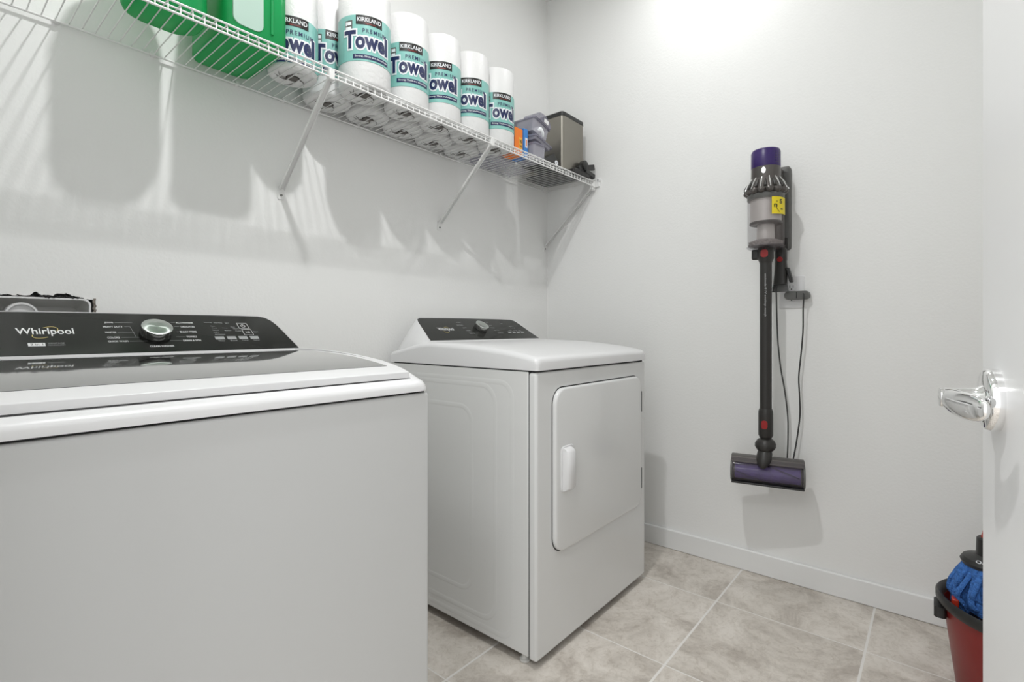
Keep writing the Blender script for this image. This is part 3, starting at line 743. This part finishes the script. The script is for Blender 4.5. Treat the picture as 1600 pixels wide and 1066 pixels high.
# ------------------------------------------------------------------ right end of the shelf
b = bmesh.new(); box(b, (0, 0, 0), (.056, .068, .119)); 
bx = empty('orange_box', (-.5995, -.262, SZ)); tag(bx, 'small orange cardboard box at the front edge of the shelf', 'box')
link('carton', b, M['orange'], bx, bevel=.001, seg=1)
b = bmesh.new(); box(b, (.030, -.0008, .030), (.052, 0, .080)); link('yellow_flash', b, M['orange2'], bx)
b = bmesh.new(); put_text(b, 'N', lambda u, v: Vector((u, -.0014, v)), .041, .064, .011, .018, .03); put_text(b, 'N', lambda u, v: Vector((u, -.0014, v)), .041, .043, .011, .013, .03); link('print', b, M['inkblack'], bx)
bx = empty('blue_box', (-.5405, -.266, SZ)); tag(bx, 'narrow blue cardboard box standing between the orange box and clear bins', 'box')
b = bmesh.new(); box(b, (0, 0, 0), (.030, .070, .128)); link('carton', b, M['blue'], bx, bevel=.001, seg=1)
b = bmesh.new(); box(b, (.010, -.0008, .045), (.026, 0, .088)); link('white_patch', b, M['paper'], bx)
b = bmesh.new(); box(b, (.015, -.0014, .052), (.021, -.0008, .080)); link('orange_stripe', b, M['orange'], bx)
def bin_(name, loc, size, label, lid=True, rot=(0, 0, 0), m='clearp', rim=.004, base=True):
    root = empty(name, loc); root.rotation_euler = rot; tag(root, label, 'plastic container')
    sx, sy, sz = size; b = bmesh.new()
    o0 = rrect(-sx / 2 * .9, sx / 2 * .9, -sy / 2 * .93, sy / 2 * .93, .010, 4); o1 = rrect(-sx / 2, sx / 2, -sy / 2, sy / 2, .012, 4)
    oi = rrect(-sx / 2 + .002, sx / 2 - .002, -sy / 2 + .002, sy / 2 - .002, .010, 4); ob = rrect(-sx / 2 * .9 + .002, sx / 2 * .9 - .002, -sy / 2 * .93 + .002, sy / 2 * .93 - .002, .008, 4)
    loft(b, [[(x, y, 0) for x, y in o0], [(x, y, sz) for x, y in o1], [(x, y, sz) for x, y in oi], [(x, y, .002) for x, y in ob]])
    link('tub', b, M[m], root, smooth=35)
    b = bmesh.new(); orr = rrect(-sx / 2 - rim, sx / 2 + rim, -sy / 2 - rim, sy / 2 + rim, .012, 4)
    loft(b, [[(x, y, sz - .005) for x, y in orr], [(x, y, sz + .002) for x, y in orr]] if lid else [[(x, y, sz - .005) for x, y in orr], [(x, y, sz) for x, y in orr], [(x, y, sz) for x, y in oi], [(x, y, sz - .005) for x, y in oi]], cap=lid)
    link('lid' if lid else 'rim', b, M['greylid'], root, smooth=35)
    return root
bin_('clear_storage_bin', (-.558, -.098, SZ + .001), (.165, .165, .060), 'clear plastic tub lying on the shelf wires behind the orange and blue boxes', lid=False)
bin_('clear_storage_bin', (-.458, -.238, SZ + .001), (.088, .115, .070), 'lower clear plastic bin just right of the blue box', lid=True)
bin_('clear_storage_bin', (-.432, -.215, SZ + .081), (.145, .15, .016), 'flat clear tray sandwiched between two clear bins', lid=True, rot=(0, R(9), R(6)))
upper = bin_('clear_storage_bin', (-.438, -.195, SZ + .122), (.125, .170, .060), 'topmost clear plastic bin with a rounded grey lid and paper sticker', lid=True, rot=(0, R(12), R(3)))
b = bmesh.new(); rings = []
for i in range(13):
    a = PI * i / 12; rings.append([(.060 * -math.cos(a), y, .060 + .040 * math.sin(a) ** .8) for y in (-.092, -.086, .02)])
rr_ = [[(p[0], -.092, p[2]) for p in [r_[0] for r_ in rings]], [(p[0], -.02, p[2]) for p in [r_[0] for r_ in rings]]]
loft(b, rr_); link('domed_lid', b, M['greylid'], upper, smooth=50)
b = bmesh.new(); box(b, (.002, -.0935, .068), (.036, -.0921, .086)); link('sticker', b, M['paper'], upper)
b = bmesh.new(); tube(b, smoothpath([(-.03, -.06, .01), (0, -.075, .03), (.03, -.06, .012), (.02, .02, .03), (-.02, .04, .012)]), .014, 8); link('contents', b, M['inkwhite'], upper, smooth=60)
tp = empty('crumpled_clear_bag', (-.402, -.080, SZ + .002)); tag(tp, 'crumpled clear plastic bag seen through the wires beneath the bins', 'bag')
b = bmesh.new(); rnd = random.Random(5)
g = [[b.verts.new((-.055 + .11 * i / 10 + rnd.uniform(-.003, .003), -.075 + .14 * j / 10 + rnd.uniform(-.003, .003), (.012 + .010 * rnd.random()) if 0 < i < 10 and 0 < j < 10 else .004)) for j in range(11)] for i in range(11)]
g2 = [[b.verts.new((v.co.x, v.co.y, rnd.uniform(0, .003))) for v in row] for row in g]
for i in range(10):
    for j in range(10):
        b.faces.new((g[i][j], g[i + 1][j], g[i + 1][j + 1], g[i][j + 1])); b.faces.new((g2[i][j], g2[i][j + 1], g2[i + 1][j + 1], g2[i + 1][j]))
for i in range(10):
    for a_, c_ in (((i, 0), (i + 1, 0)), ((i + 1, 10), (i, 10)), ((0, i + 1), (0, i)), ((10, i), (10, i + 1))):
        b.faces.new((g[a_[0]][a_[1]], g2[a_[0]][a_[1]], g2[c_[0]][c_[1]], g[c_[0]][c_[1]]))
link('bag_film', b, M['clearp'], tp)
# steel can
TX0, TX1, TY0, TY1 = -.266, -.074, -.288, -.050
tcn = empty('steel_waste_bin', ((TX0 + TX1) / 2, (TY0 + TY1) / 2, SZ)); tag(tcn, 'rectangular brushed steel waste bin with black rim at the corner end of the shelf', 'waste bin')
wx, wy = TX1 - TX0, TY1 - TY0
ro = lambda d, r_=.018: rrect(-wx / 2 + d, wx / 2 - d, -wy / 2 + d, wy / 2 - d, r_, 6)
b = bmesh.new(); loft(b, [[(x, y, .012) for x, y in ro(.001)], [(x, y, .272) for x, y in ro(.001)]]); link('steel_body', b, M['steel'], tcn, smooth=30)
b = bmesh.new(); loft(b, [[(x, y, 0) for x, y in ro(.004)], [(x, y, .013) for x, y in ro(0)]]); link('base_ring', b, M['blackp'], tcn)
b = bmesh.new(); loft(b, [[(x, y, .270) for x, y in ro(-.0005)], [(x, y, .288) for x, y in ro(.000)], [(x, y, .293) for x, y in ro(.006, .014)], [(x, y, .293) for x, y in ro(.016, .01)], [(x, y, .275) for x, y in ro(.018, .01)]]); link('lid_rim', b, M['blackp'], tcn, smooth=40)
# black attachments
cl = empty('black_folded_stand', (-.118, -.296, SZ + .002)); tag(cl, 'black folded plastic clamp stand lying at the corner end of the shelf', 'stand')
b = bmesh.new(); loft(b, [[(x, y - .0, z) for x, y in o_] for z, o_ in ((0, rrect(-.10, .045, -.022, .008, .008, 4)), (.016, rrect(-.10, .05, -.025, .008, .008, 4)), (.024, rrect(-.085, .04, -.02, .004, .006, 4)))]); link('base', b, M['blackp'], cl, smooth=30)
b = bmesh.new(); lathe(b, [(.019, -.018), (.024, -.014), (.024, .010), (.019, .014)], 24, (.0, -.012, .054), 'Y'); link('pivot_knob', b, M['blackp'], cl, smooth=40)
b = bmesh.new(); m_ = Matrix.Translation((.040, -.006, .054)) @ Matrix.Rotation(R(-16), 4, 'Y'); box(b, (-.09, -.014, -.016), (.060, .008, .013), mtx=m_)
link('upper_arm', b, M['blackp'], cl, bevel=.003, seg=2)
b = bmesh.new(); m_ = Matrix.Translation((.045, -.016, .022)) @ Matrix.Rotation(R(8), 4, 'Y'); box(b, (-.04, -.012, -.010), (.045, .010, .012), mtx=m_)
link('lower_arm', b, M['blackp'], cl, bevel=.003, seg=2)
cl = empty('black_gadget', (-.345, -.250, SZ + .001)); tag(cl, 'black angular gadget with a round white emblem beside the steel bin', 'gadget')
b = bmesh.new(); prism(b, [(-.075, 0), (.062, 0), (.062, .028), (.045, .040), (.012, .066), (-.03, .040), (-.075, .018)], lambda u, v, h: Vector((u, h, v)), -.032, .088); link('shell', b, M['blackp'], cl, bevel=.004, seg=2)
b = bmesh.new(); lathe(b, [(.0115, 0), (.0115, .0014)], 24, (.030, -.0335, .026), 'Y'); lathe(b, [(.0035, -.0006), (.0035, .001)], 12, (.030, -.0335, .026), 'Y', mi=1); link('white_emblem', b, [M['inkwhite'], M['inkblack']], cl)

# ------------------------------------------------------------------ vacuum on the right wall
VX, VY = -.150, -1.153
vac = empty('cordless_vacuum', (VX, VY, .42)); tag(vac, 'cordless stick vacuum with purple filter hanging on the right wall', 'vacuum cleaner')
def vl(p): return Vector(p) - Vector((VX, VY, .42))
def vlathe(name, prof, m, n=40, par=vac, smooth=40, dx=0, dy=0):
    b = bmesh.new(); lathe(b, [(r_, z - .42) for r_, z in prof], n, (dx, dy, 0)); return link(name, b, m, par, smooth=smooth)
vlathe('filter_cap', [(.0515, 1.640), (.0520, 1.642), (.0518, 1.700), (.048, 1.708), (.02, 1.711), (.001, 1.711)], M['purple'])
mh = vlathe('motor_housing', [(.050, 1.585), (.052, 1.60), (.0515, 1.6405)], M['nickel'])
ang = math.atan2(CAM.y - VY, CAM.x - VX)
def vdir(a, r_, z): return Vector((r_ * math.cos(ang + a), r_ * math.sin(ang + a), z - .42))
b = bmesh.new(); o_ = [(.0075 * math.cos(t), .012 * math.sin(t)) for t in [2 * PI * i / 20 for i in range(20)]]
loft(b, [[vdir(R(-8) + u / .052, rad_, 1.622 + v) for u, v in o_] for rad_ in (.050, .0535)]); link('side_badge', b, M['chrome'], mh, smooth=40)
b = bmesh.new()
for k in range(5): tube(b, [vdir(R(58 + 2 * k), .0522, 1.652 + k * .009), vdir(R(38), .0526, 1.654 + k * .009)], .0008, 5)
link('filter_grip_lines', b, M['nickel'], bpy.data.objects['filter_cap'])
# cyclone ring: lobed skirt
b = bmesh.new(); n = 112; rings = []
for r_, z, am in ((.050, 1.602, 0), (.054, 1.592, .02), (.064, 1.575, .06), (.073, 1.560, .09), (.0765, 1.551, .11), (.075, 1.545, .12), (.066, 1.538, .10), (.056, 1.534, .02), (.05, 1.534, 0)):
    ring = []
    for i in range(n):
        a = 2 * PI * i / n; lob = abs(math.cos(7 * a)) ; rr_ = r_ * (1 + am * (lob - .7)); zz = z - am * .07 * (lob - .5)
        ring.append((rr_ * math.cos(a), rr_ * math.sin(a), zz - .42))
    rings.append(ring)
loft(b, rings); cyc = link('cyclone_ring', b, M['nickel'], vac, smooth=60)
b = bmesh.new()
for k in range(14):
    a = 2 * PI * (k + .0) / 14
    tube(b, [(.0525 * math.cos(a), .0525 * math.sin(a), 1.598 - .42), (.066 * math.cos(a), .066 * math.sin(a), 1.578 - .42), (.0785 * math.cos(a), .0785 * math.sin(a), 1.553 - .42)], [.0022, .0032, .0026], 6)
link('cyclone_ribs', b, M['chrome'], cyc, smooth=60)
b = bmesh.new()
for k in range(14):
    a = 2 * PI * (k + .5) / 14
    tube(b, [(.0560 * math.cos(a), .0560 * math.sin(a), 1.588 - .42), (.0665 * math.cos(a), .0665 * math.sin(a), 1.572 - .42), (.0745 * math.cos(a), .0745 * math.sin(a), 1.557 - .42)], [.002, .005, .006], 8)
link('cyclone_cones', b, M['dgrey'], cyc, smooth=60)
vlathe('bin_collar', [(.058, 1.540), (.0655, 1.536), (.0655, 1.520), (.064, 1.517), (.05, 1.517)], M['mgrey'])
bn = vlathe('clear_bin', [(.064, 1.519), (.0650, 1.518), (.0645, 1.345), (.060, 1.338), (.001, 1.338)], M['binclear'], smooth=40)
vlathe('bin_shroud', [(.055, 1.518), (.0545, 1.430), (.050, 1.426), (.030, 1.424), (.032, 1.36), (.030, 1.342)], M['mesh'])
vlathe('shroud_seal', [(.056, 1.432), (.058, 1.428), (.056, 1.423), (.05, 1.422)], M['dgrey'])
b = bmesh.new(); rnd = random.Random(2)
rings = []
for i in range(6):
    z = 1.340 + .026 * i / 5 ; rr_ = .062 * (1 - .0 * i) if i < 4 else .045 - .02 * (i - 4)
    rings.append([(rr_ * (.92 + .08 * rnd.random()) * math.cos(2 * PI * k / 20), rr_ * (.92 + .08 * rnd.random()) * math.sin(2 * PI * k / 20), z - .42 + rnd.uniform(-.002, .003)) for k in range(20)])
loft(b, rings); link('collected_dust', b, M['dust'], vac)
vlathe('bin_base', [(.001, 1.326), (.058, 1.328), (.067, 1.334), (.0675, 1.338), (.062, 1.343), (.001, 1.343)], M['window'])
# yellow sticker curved round the bin
def cylpatch(bm, a0, a1, z0, z1, rad_, mi=0, k=8):
    A = [bm.verts.new(vdir(a0 + (a1 - a0) * i / k, rad_, z0)) for i in range(k + 1)]; B = [bm.verts.new(vdir(a0 + (a1 - a0) * i / k, rad_, z1)) for i in range(k + 1)]
    for i in range(k): bm.faces.new((A[i], A[i + 1], B[i + 1], B[i])).material_index = mi
b = bmesh.new(); cylpatch(b, R(18), R(82), 1.452, 1.516, .0660)
gg = lambda u, v: vdir(u / .0662, .0668, v)
put_text(b, 'S', gg, .058, 1.499, .012, .016, .02, mi=1, slices=.004); put_text(b, 'n', gg, .035, 1.483, .011, .011, .03, mi=1, slices=.004); put_text(b, 'x', gg, .040, 1.498, .004, .005, .02, mi=1); put_text(b, '-', gg, .062, 1.470, .010, .003, .03, mi=1)
tube(b, [gg(.036, 1.478), gg(.044, 1.466), gg(.052, 1.459)], .0008, 5, mi=1)
link('yellow_sticker', b, [M['yellow'], M['inkblack']], bn)
# battery and grip toward the wall
b = bmesh.new(); box(b, vl((-.112, -1.192, 1.545)), vl((-.034, -1.128, 1.655))); box(b, vl((-.100, -1.185, 1.37)), vl((-.045, -1.135, 1.55))); link('battery_grip', b, M['nickel'], vac, bevel=.006, seg=3)
# wand and fittings
vlathe('upper_collar', [(.021, 1.273), (.0245, 1.283), (.0285, 1.292), (.0285, 1.328), (.026, 1.336)], M['dgrey'])
vlathe('wand', [(.0212, .700), (.0212, 1.285)], M['dgrey'])
vlathe('lower_collar', [(.0215, .712), (.0255, .702), (.0262, .690), (.0262, .610), (.022, .600), (.018, .594)], M['dgrey'])
b = bmesh.new(); box(b, vl((VX - .010, VY + .020, 1.290)), vl((VX + .016, VY + .050, 1.330))); link('wand_latch', b, M['blackp'], vac, bevel=.006, seg=3)
def button(z, rad_, w_, h_, a0=R(-10)):
    b = bmesh.new(); o_ = rrect(-w_ / 2, w_ / 2, -h_ / 2, h_ / 2, min(w_, h_) * .42, 5)
    loft(b, [[vdir(a0 + u / rad_, rad_ + dh, z + v) for u, v in o_] for dh in (-.003, .0035)]); link('release_button', b, M['red'], vac, smooth=40)
button(1.309, .0285, .024, .030); button(.652, .0262, .020, .032)
b = bmesh.new(); g3 = lambda u, v: vdir(R(-4) + v / .0212, .0218, 1.150 + u)
put_text(b, 'dyson cyclone V10 absolute', g3, 0, 0, .165, .0085, .012); link('wand_print', b, M['printdim'], bpy.data.objects['wand'])
# articulated neck
b = bmesh.new()
for z, r_, in ((0, 0),): pass
loft(b, [[(-sh + r_ * math.cos(a), r_ * 1.05 * math.sin(a), z - .42) for a in [2 * PI * i / 24 for i in range(24)]] for r_, z, sh in ((.017, .598, 0), (.028, .590, .001), (.0355, .577, .003), (.0355, .565, .005), (.028, .553, .008), (.0235, .550, .010), (.0255, .538, .016), (.0250, .520, .026), (.021, .505, .034), (.014, .494, .040), (.006, .488, .043))]); link('swivel_neck', b, M['dgrey'], vac, smooth=40)
# floor head
HA = math.atan2(-1.280 + 1.034, -.120 + .175) + PI   # long axis direction
head_m = Matrix.Translation(vl((-.148, -1.157, .470))) @ Matrix.Rotation(HA, 4, 'Z')
def hl(p): return head_m @ Vector(p)   # local: x along the head, y toward the viewer side (negative = wall side)
HL = .125
b = bmesh.new(); m_ = hl
loft(b, [[hl((s, y, z)) for y, z in ((-.045, -.048), (-.045, .030), (-.035, .050), (.0, .055), (.022, .050), (.024, .030), (-.004, .026), (-.02, .0), (-.02, -.048))] for s in (-HL, -HL + .002, HL - .002, HL)])
hd = link('head_housing', b, M['nickel'], vac, smooth=30)
for ch in (hd,): pass
def arc(rad_, a0, a1, k, cy=0., cz=-.008): return [(cy + rad_ * math.cos(R(a0 + (a1 - a0) * i / k)), cz + rad_ * math.sin(R(a0 + (a1 - a0) * i / k))) for i in range(k + 1)]
b = bmesh.new(); A_ = arc(.041, 62, -62, 14) ; B_ = arc(.0395, -62, 62, 14)
loft(b, [[hl((s, y, z)) for y, z in A_ + B_] for s in (-HL + .004, HL - .004)]); link('brush_window', b, M['window'], hd, smooth=50)
b = bmesh.new(); lathe(b, [(.030, -HL + .012), (.031, -HL + .013), (.031, HL - .013), (.030, HL - .012)], 28, (0, .0, -.008), 'X', mtx=head_m)
link('brush_roll', b, M['brush'], hd, smooth=40)
b = bmesh.new()
for k in range(3):
    tube(b, [head_m @ Vector((-HL + .016 + (2 * HL - .032) * i / 24, .0335 * math.cos(2.2 * i / 24 + k * 2.1), -.008 + .0335 * math.sin(2.2 * i / 24 + k * 2.1))) for i in range(25)], .0028, 5)
link('bristle_strips', b, M['inkwhite'] if False else M['purple'], hd)
for s in (-1, 1):
    b = bmesh.new(); o_ = arc(.0425, 70, -70, 14) + [(-.03, -.048), (-.045, -.03), (-.045, .03), (-.03, .045)]
    loft(b, [[hl((s * (HL - .004), y, z)) for y, z in o_], [hl((s * (HL + .003), y, z)) for y, z in o_]]); link('end_cap', b, M['mgrey'], hd, bevel=.001, seg=1)
b = bmesh.new(); box(b, (-HL, -.045, -.0535), (HL, .032, -.046), mtx=head_m); link('sole_strip', b, M['blackp'], hd, bevel=.002, seg=2)
b = bmesh.new(); box(b, (-HL + .001, .0235, .028), (HL - .001, .026, .046), mtx=head_m); link('top_window', b, M['window'], hd)
# wall dock
dk = empty('charging_dock', (0, -1.176, 1.337)); tag(dk, 'grey wall-mounted charging dock behind the cordless vacuum', 'dock')
b = bmesh.new(); o_ = rrect(-.037, .037, 0, .335, .012, 5)
loft(b, [[(-h, u + 0 * v, v) for u, v in rrect(-.037 + d, .037 - d, d, .335 - d, .012, 5)] for d, h in ((0, 0), (0, .022), (.004, .030), (.010, .033))]); link('back_plate', b, M['mgrey'], dk, smooth=35)
b = bmesh.new(); box(b, (-.052, -.034, .0), (-.030, .012, .045)); link('tool_clip', b, M['dgrey'], dk, bevel=.004, seg=2)
# brush tool hanging in the dock
bt = empty('brush_tool', (-.055, -1.186, 1.19)); tag(bt, 'grey brush attachment with red button hanging below the charging dock', 'vacuum attachment')
b = bmesh.new(); rings = []
for z, wy_, wx_, dy_ in ((.150, .018, .018, 0), (.142, .021, .020, 0), (.105, .021, .020, 0), (.098, .020, .019, 0), (.05, .023, .018, 0), (.010, .0245, .016, .002), (.006, .0245, .016, .002)):
    rings.append([(x, y + dy_, z) for x, y in rrect(-wx_, wx_, -wy_, wy_, min(wx_, wy_) * .7, 6)])
loft(b, rings); link('body', b, M['dgrey'], bt, smooth=40)
b = bmesh.new(); m_ = Matrix.Translation((-.004, -.031, .045)) @ Matrix.Rotation(R(-14), 4, 'X'); box(b, (-.014, -.006, -.034), (.014, .006, .026), mtx=m_); link('sliding_flap', b, M['blackp'], bt, bevel=.004, seg=2)
b = bmesh.new(); lathe(b, [(.0095, -.0225), (.0105, -.020), (.0105, -.012)], 20, (0, 0, .104), 'X'); link('red_button', b, M['red'], bt, smooth=40, rot=(0, 0, 0))
b = bmesh.new()
for k in range(13):
    for xx in (-.010, 0, .010):
        y = -.022 + .046 * k / 12 + .002; tube(b, [(xx, y, .008), (xx * 1.3, y * 1.25, -.024)], .0009, 4)
link('bristles', b, M['bristle'], bt)
# outlet
ou = empty('wall_outlet', (0, -1.214, 1.165)); tag(ou, 'white double power outlet on the right wall behind the vacuum charger', 'power outlet')
b = bmesh.new(); loft(b, [[(-h, u, v) for u, v in rrect(-.045 + d, .045 - d, -.063 + d, .068 - d, .006, 4)] for d, h in ((0, 0), (.0, .003), (.003, .006))]); link('cover_plate', b, M['wplast'], ou, smooth=35)
for zz in (.022, -.022):
    b = bmesh.new(); lathe(b, [(.0165, -.0075), (.0172, -.0055)], 24, (0, 0, zz), 'X'); so = link('socket_face', b, M['wplast'], ou, smooth=30)
    b = bmesh.new()
    for yy in (-.006, .006): box(b, (-.0082, yy - .001, zz - .002), (-.0074, yy + .001, zz + .007))
    lathe(b, [(.0025, -.0082), (.0025, -.0074)], 10, (0, 0, zz - .008), 'X'); link('slots', b, M['gap'], so)
# charger: plug, cable loop
ch = empty('vacuum_charger', (-.020, -1.237, 1.153)); tag(ch, 'grey rounded charger plug with thin dark cable looping down the wall', 'charger')
b = bmesh.new(); rings = []
for h, s in ((-.012, .94), (-.008, 1), (.010, 1), (.016, .9)):
    rings.append([(-h, u * (1 - (1 - s) * .3), v * s) for u, v in rrect(-.045, .045, -.0165, .0165, .0155, 8)])
loft(b, rings); link('plug_body', b, M['mgrey'], ch, smooth=40)
b = bmesh.new(); tube(b, [(-.0165, .0, .013), (-.0168, .0, -.013)], .0012, 6); link('plug_seam', b, M['gap'], ch)
C0 = Vector((-.020, -1.237, 1.153))
pts = [(-.034, -1.262, 1.158), (-.044, -1.264, 1.143), (-.040, -1.261, 1.10), (-.034, -1.259, 1.005), (-.03, -1.250, .90), (-.03, -1.244, .828), (-.03, -1.247, .75), (-.03, -1.248, .678), (-.03, -1.237, .58), (-.03, -1.224, .498), (-.03, -1.213, .43), (-.028, -1.207, .418), (-.028, -1.202, .44), (-.03, -1.203, .494), (-.03, -1.206, .58), (-.03, -1.205, .673), (-.03, -1.194, .774), (-.03, -1.180, .86), (-.03, -1.170, .96), (-.03, -1.166, 1.056), (-.03, -1.163, 1.185), (-.030, -1.160, 1.26), (-.020, -1.160, 1.332)]
b = bmesh.new(); tube(b, smoothpath([Vector(p) - C0 for p in pts], 4), .0028, 8); link('cable', b, M['cable'], ch, smooth=60)

# ------------------------------------------------------------------ mop bucket and mop
BX, BY = -.362, -1.828
bk = empty('mop_bucket', (BX, BY, 0)); tag(bk, 'dark red bucket with black rim beside the open door', 'bucket')
def oval(rx, ry, z, k=48, f=None): return [(rx * math.cos(2 * PI * i / k), ry * math.sin(2 * PI * i / k), z) for i in range(k)]
b = bmesh.new(); loft(b, [oval(.125, .120, 0), oval(.130, .125, .006), oval(.160, .155, .245), oval(.157, .152, .245), oval(.127, .122, .010)]); link('body', b, M['bucket'], bk, smooth=40)
b = bmesh.new()
def rimr(g, z, dz=.006):   # rim rises into a spout on the side away from the door
    out = []
    for i in range(64):
        a = 2 * PI * i / 64; d = math.cos(a - R(105)); sp = max(0, d) ** 6
        out.append(((.160 + g) * math.cos(a) , (.155 + g) * math.sin(a) + sp * .002, z + sp * dz))
    return out
loft(b, [rimr(.0, .236), rimr(.008, .237), rimr(.014, .248), rimr(.014, .264), rimr(.010, .269), rimr(.002, .265), rimr(-.004, .240)], cap=False); link('rim', b, M['blackp'], bk, smooth=50)
b = bmesh.new(); loft(b, [[(x + -.02, y + .160, z) for x, y in rrect(-.035, .035, -.014, .014, .01, 4)] for z in (.205, .235)]); link('rim_lug', b, M['blackp'], bk, smooth=40)
b = bmesh.new(); loft(b, [oval(.120, .115, .250), oval(.110, .105, .225), oval(.075, .072, .160), oval(.001, .001, .155)], cap=False); link('wringer', b, M['blackp'], bk, smooth=50)
b = bmesh.new(); m_ = Matrix.Translation((-.055, .128, .262)); box(b, (-.014, -.008, -.012), (.014, .008, .012), mtx=m_); link('pedal_mark', b, M['mopred'], bk, bevel=.003, seg=2)
MX, MY = -.372, -1.774
mp = empty('spin_mop', (MX, MY, .19)); tag(mp, 'blue microfibre mop with red handle standing in the red bucket', 'mop')
b = bmesh.new(); rings = []
for r_, z, am in ((.045, .181, 0), (.058, .178, .03), (.062, .160, .10), (.068, .125, .16), (.070, .090, .2), (.068, .055, .2), (.06, .03, .1), (.03, .02, 0)):
    rings.append([((r_ * (1 + am * math.sin(9 * a + z * 25) + am * .6 * math.sin(4 * a + 1))) * math.cos(a), (r_ * (1 + am * math.sin(9 * a + z * 25) + am * .6 * math.sin(4 * a + 1))) * math.sin(a), z) for a in [2 * PI * i / 90 for i in range(90)]])
loft(b, rings)
rnd = random.Random(12)
for i in range(84):   # drooping flat strips and loops
    a = i * 2 * PI / 84 + rnd.uniform(-.05, .05); r1 = rnd.uniform(.050, .078); zt = rnd.uniform(.13, .172); lp = rnd.random() < .4
    c2 = rnd.uniform(-.25, .25)
    P_ = lambda rr_, da, z: (rr_ * math.cos(a + da), rr_ * math.sin(a + da), z)
    pts = [P_(.048, 0, .183), P_(r1 * .8, c2 * .3, zt), P_(r1 * 1.08, c2 * .6, zt - .035), P_(r1 * 1.12, c2, zt - .06)]
    pts += [P_(r1 * .92, c2 + .12, zt - .062), P_(r1 * .80, c2 + .1, zt - .03)] if lp else [P_(r1 * 1.0, c2 + .1, .075), P_(r1 * .85, c2 + .1, .055)]
    tube(b, smoothpath(pts, 4), rnd.uniform(.005, .0085), 6)
link('mop_strands', b, M['mopblue'], mp, smooth=60)
lean = Matrix.Rotation(R(4), 4, 'Y') @ Matrix.Rotation(R(14), 4, 'X')
b = bmesh.new(); lathe(b, [(.060, .176), (.064, .186), (.058, .196), (.036, .202), (.030, .206), (.029, .250), (.025, .254)], 36, (0, 0, 0)); 
put_text(b, 'O-Cedar', lambda u, v: Vector((.0625 * math.cos(ang_m + u / .0625), .0625 * math.sin(ang_m + u / .0625), .190 + v * .9)) * 1.0, -.005, 0, .062, .0095, .01, mi=1, slices=.006) if False else None
hub = link('hub', b, M['blackp'], mp, smooth=40)
ang_m = math.atan2(CAM.y - MY, CAM.x - MX)
b = bmesh.new(); gm = lambda u, v: Vector(((.0560 - v * .35) * math.cos(ang_m + u / .056), (.0560 - v * .35) * math.sin(ang_m + u / .056), .1975 + v * .4 + .0012))
put_text(b, 'O-Cedar', gm, .000, -.001, .060, .016, .012, slices=.005); link('hub_print', b, M['inkwhite'], hub)
b = bmesh.new(); tube(b, [(0, .006, .245), (.014, -.052, .50), (.028, -.120, .80), (.040, -.18, 1.08)], [.0155, .0145, .013, .012], 16); link('handle', b, M['mopred'], mp, smooth=50)
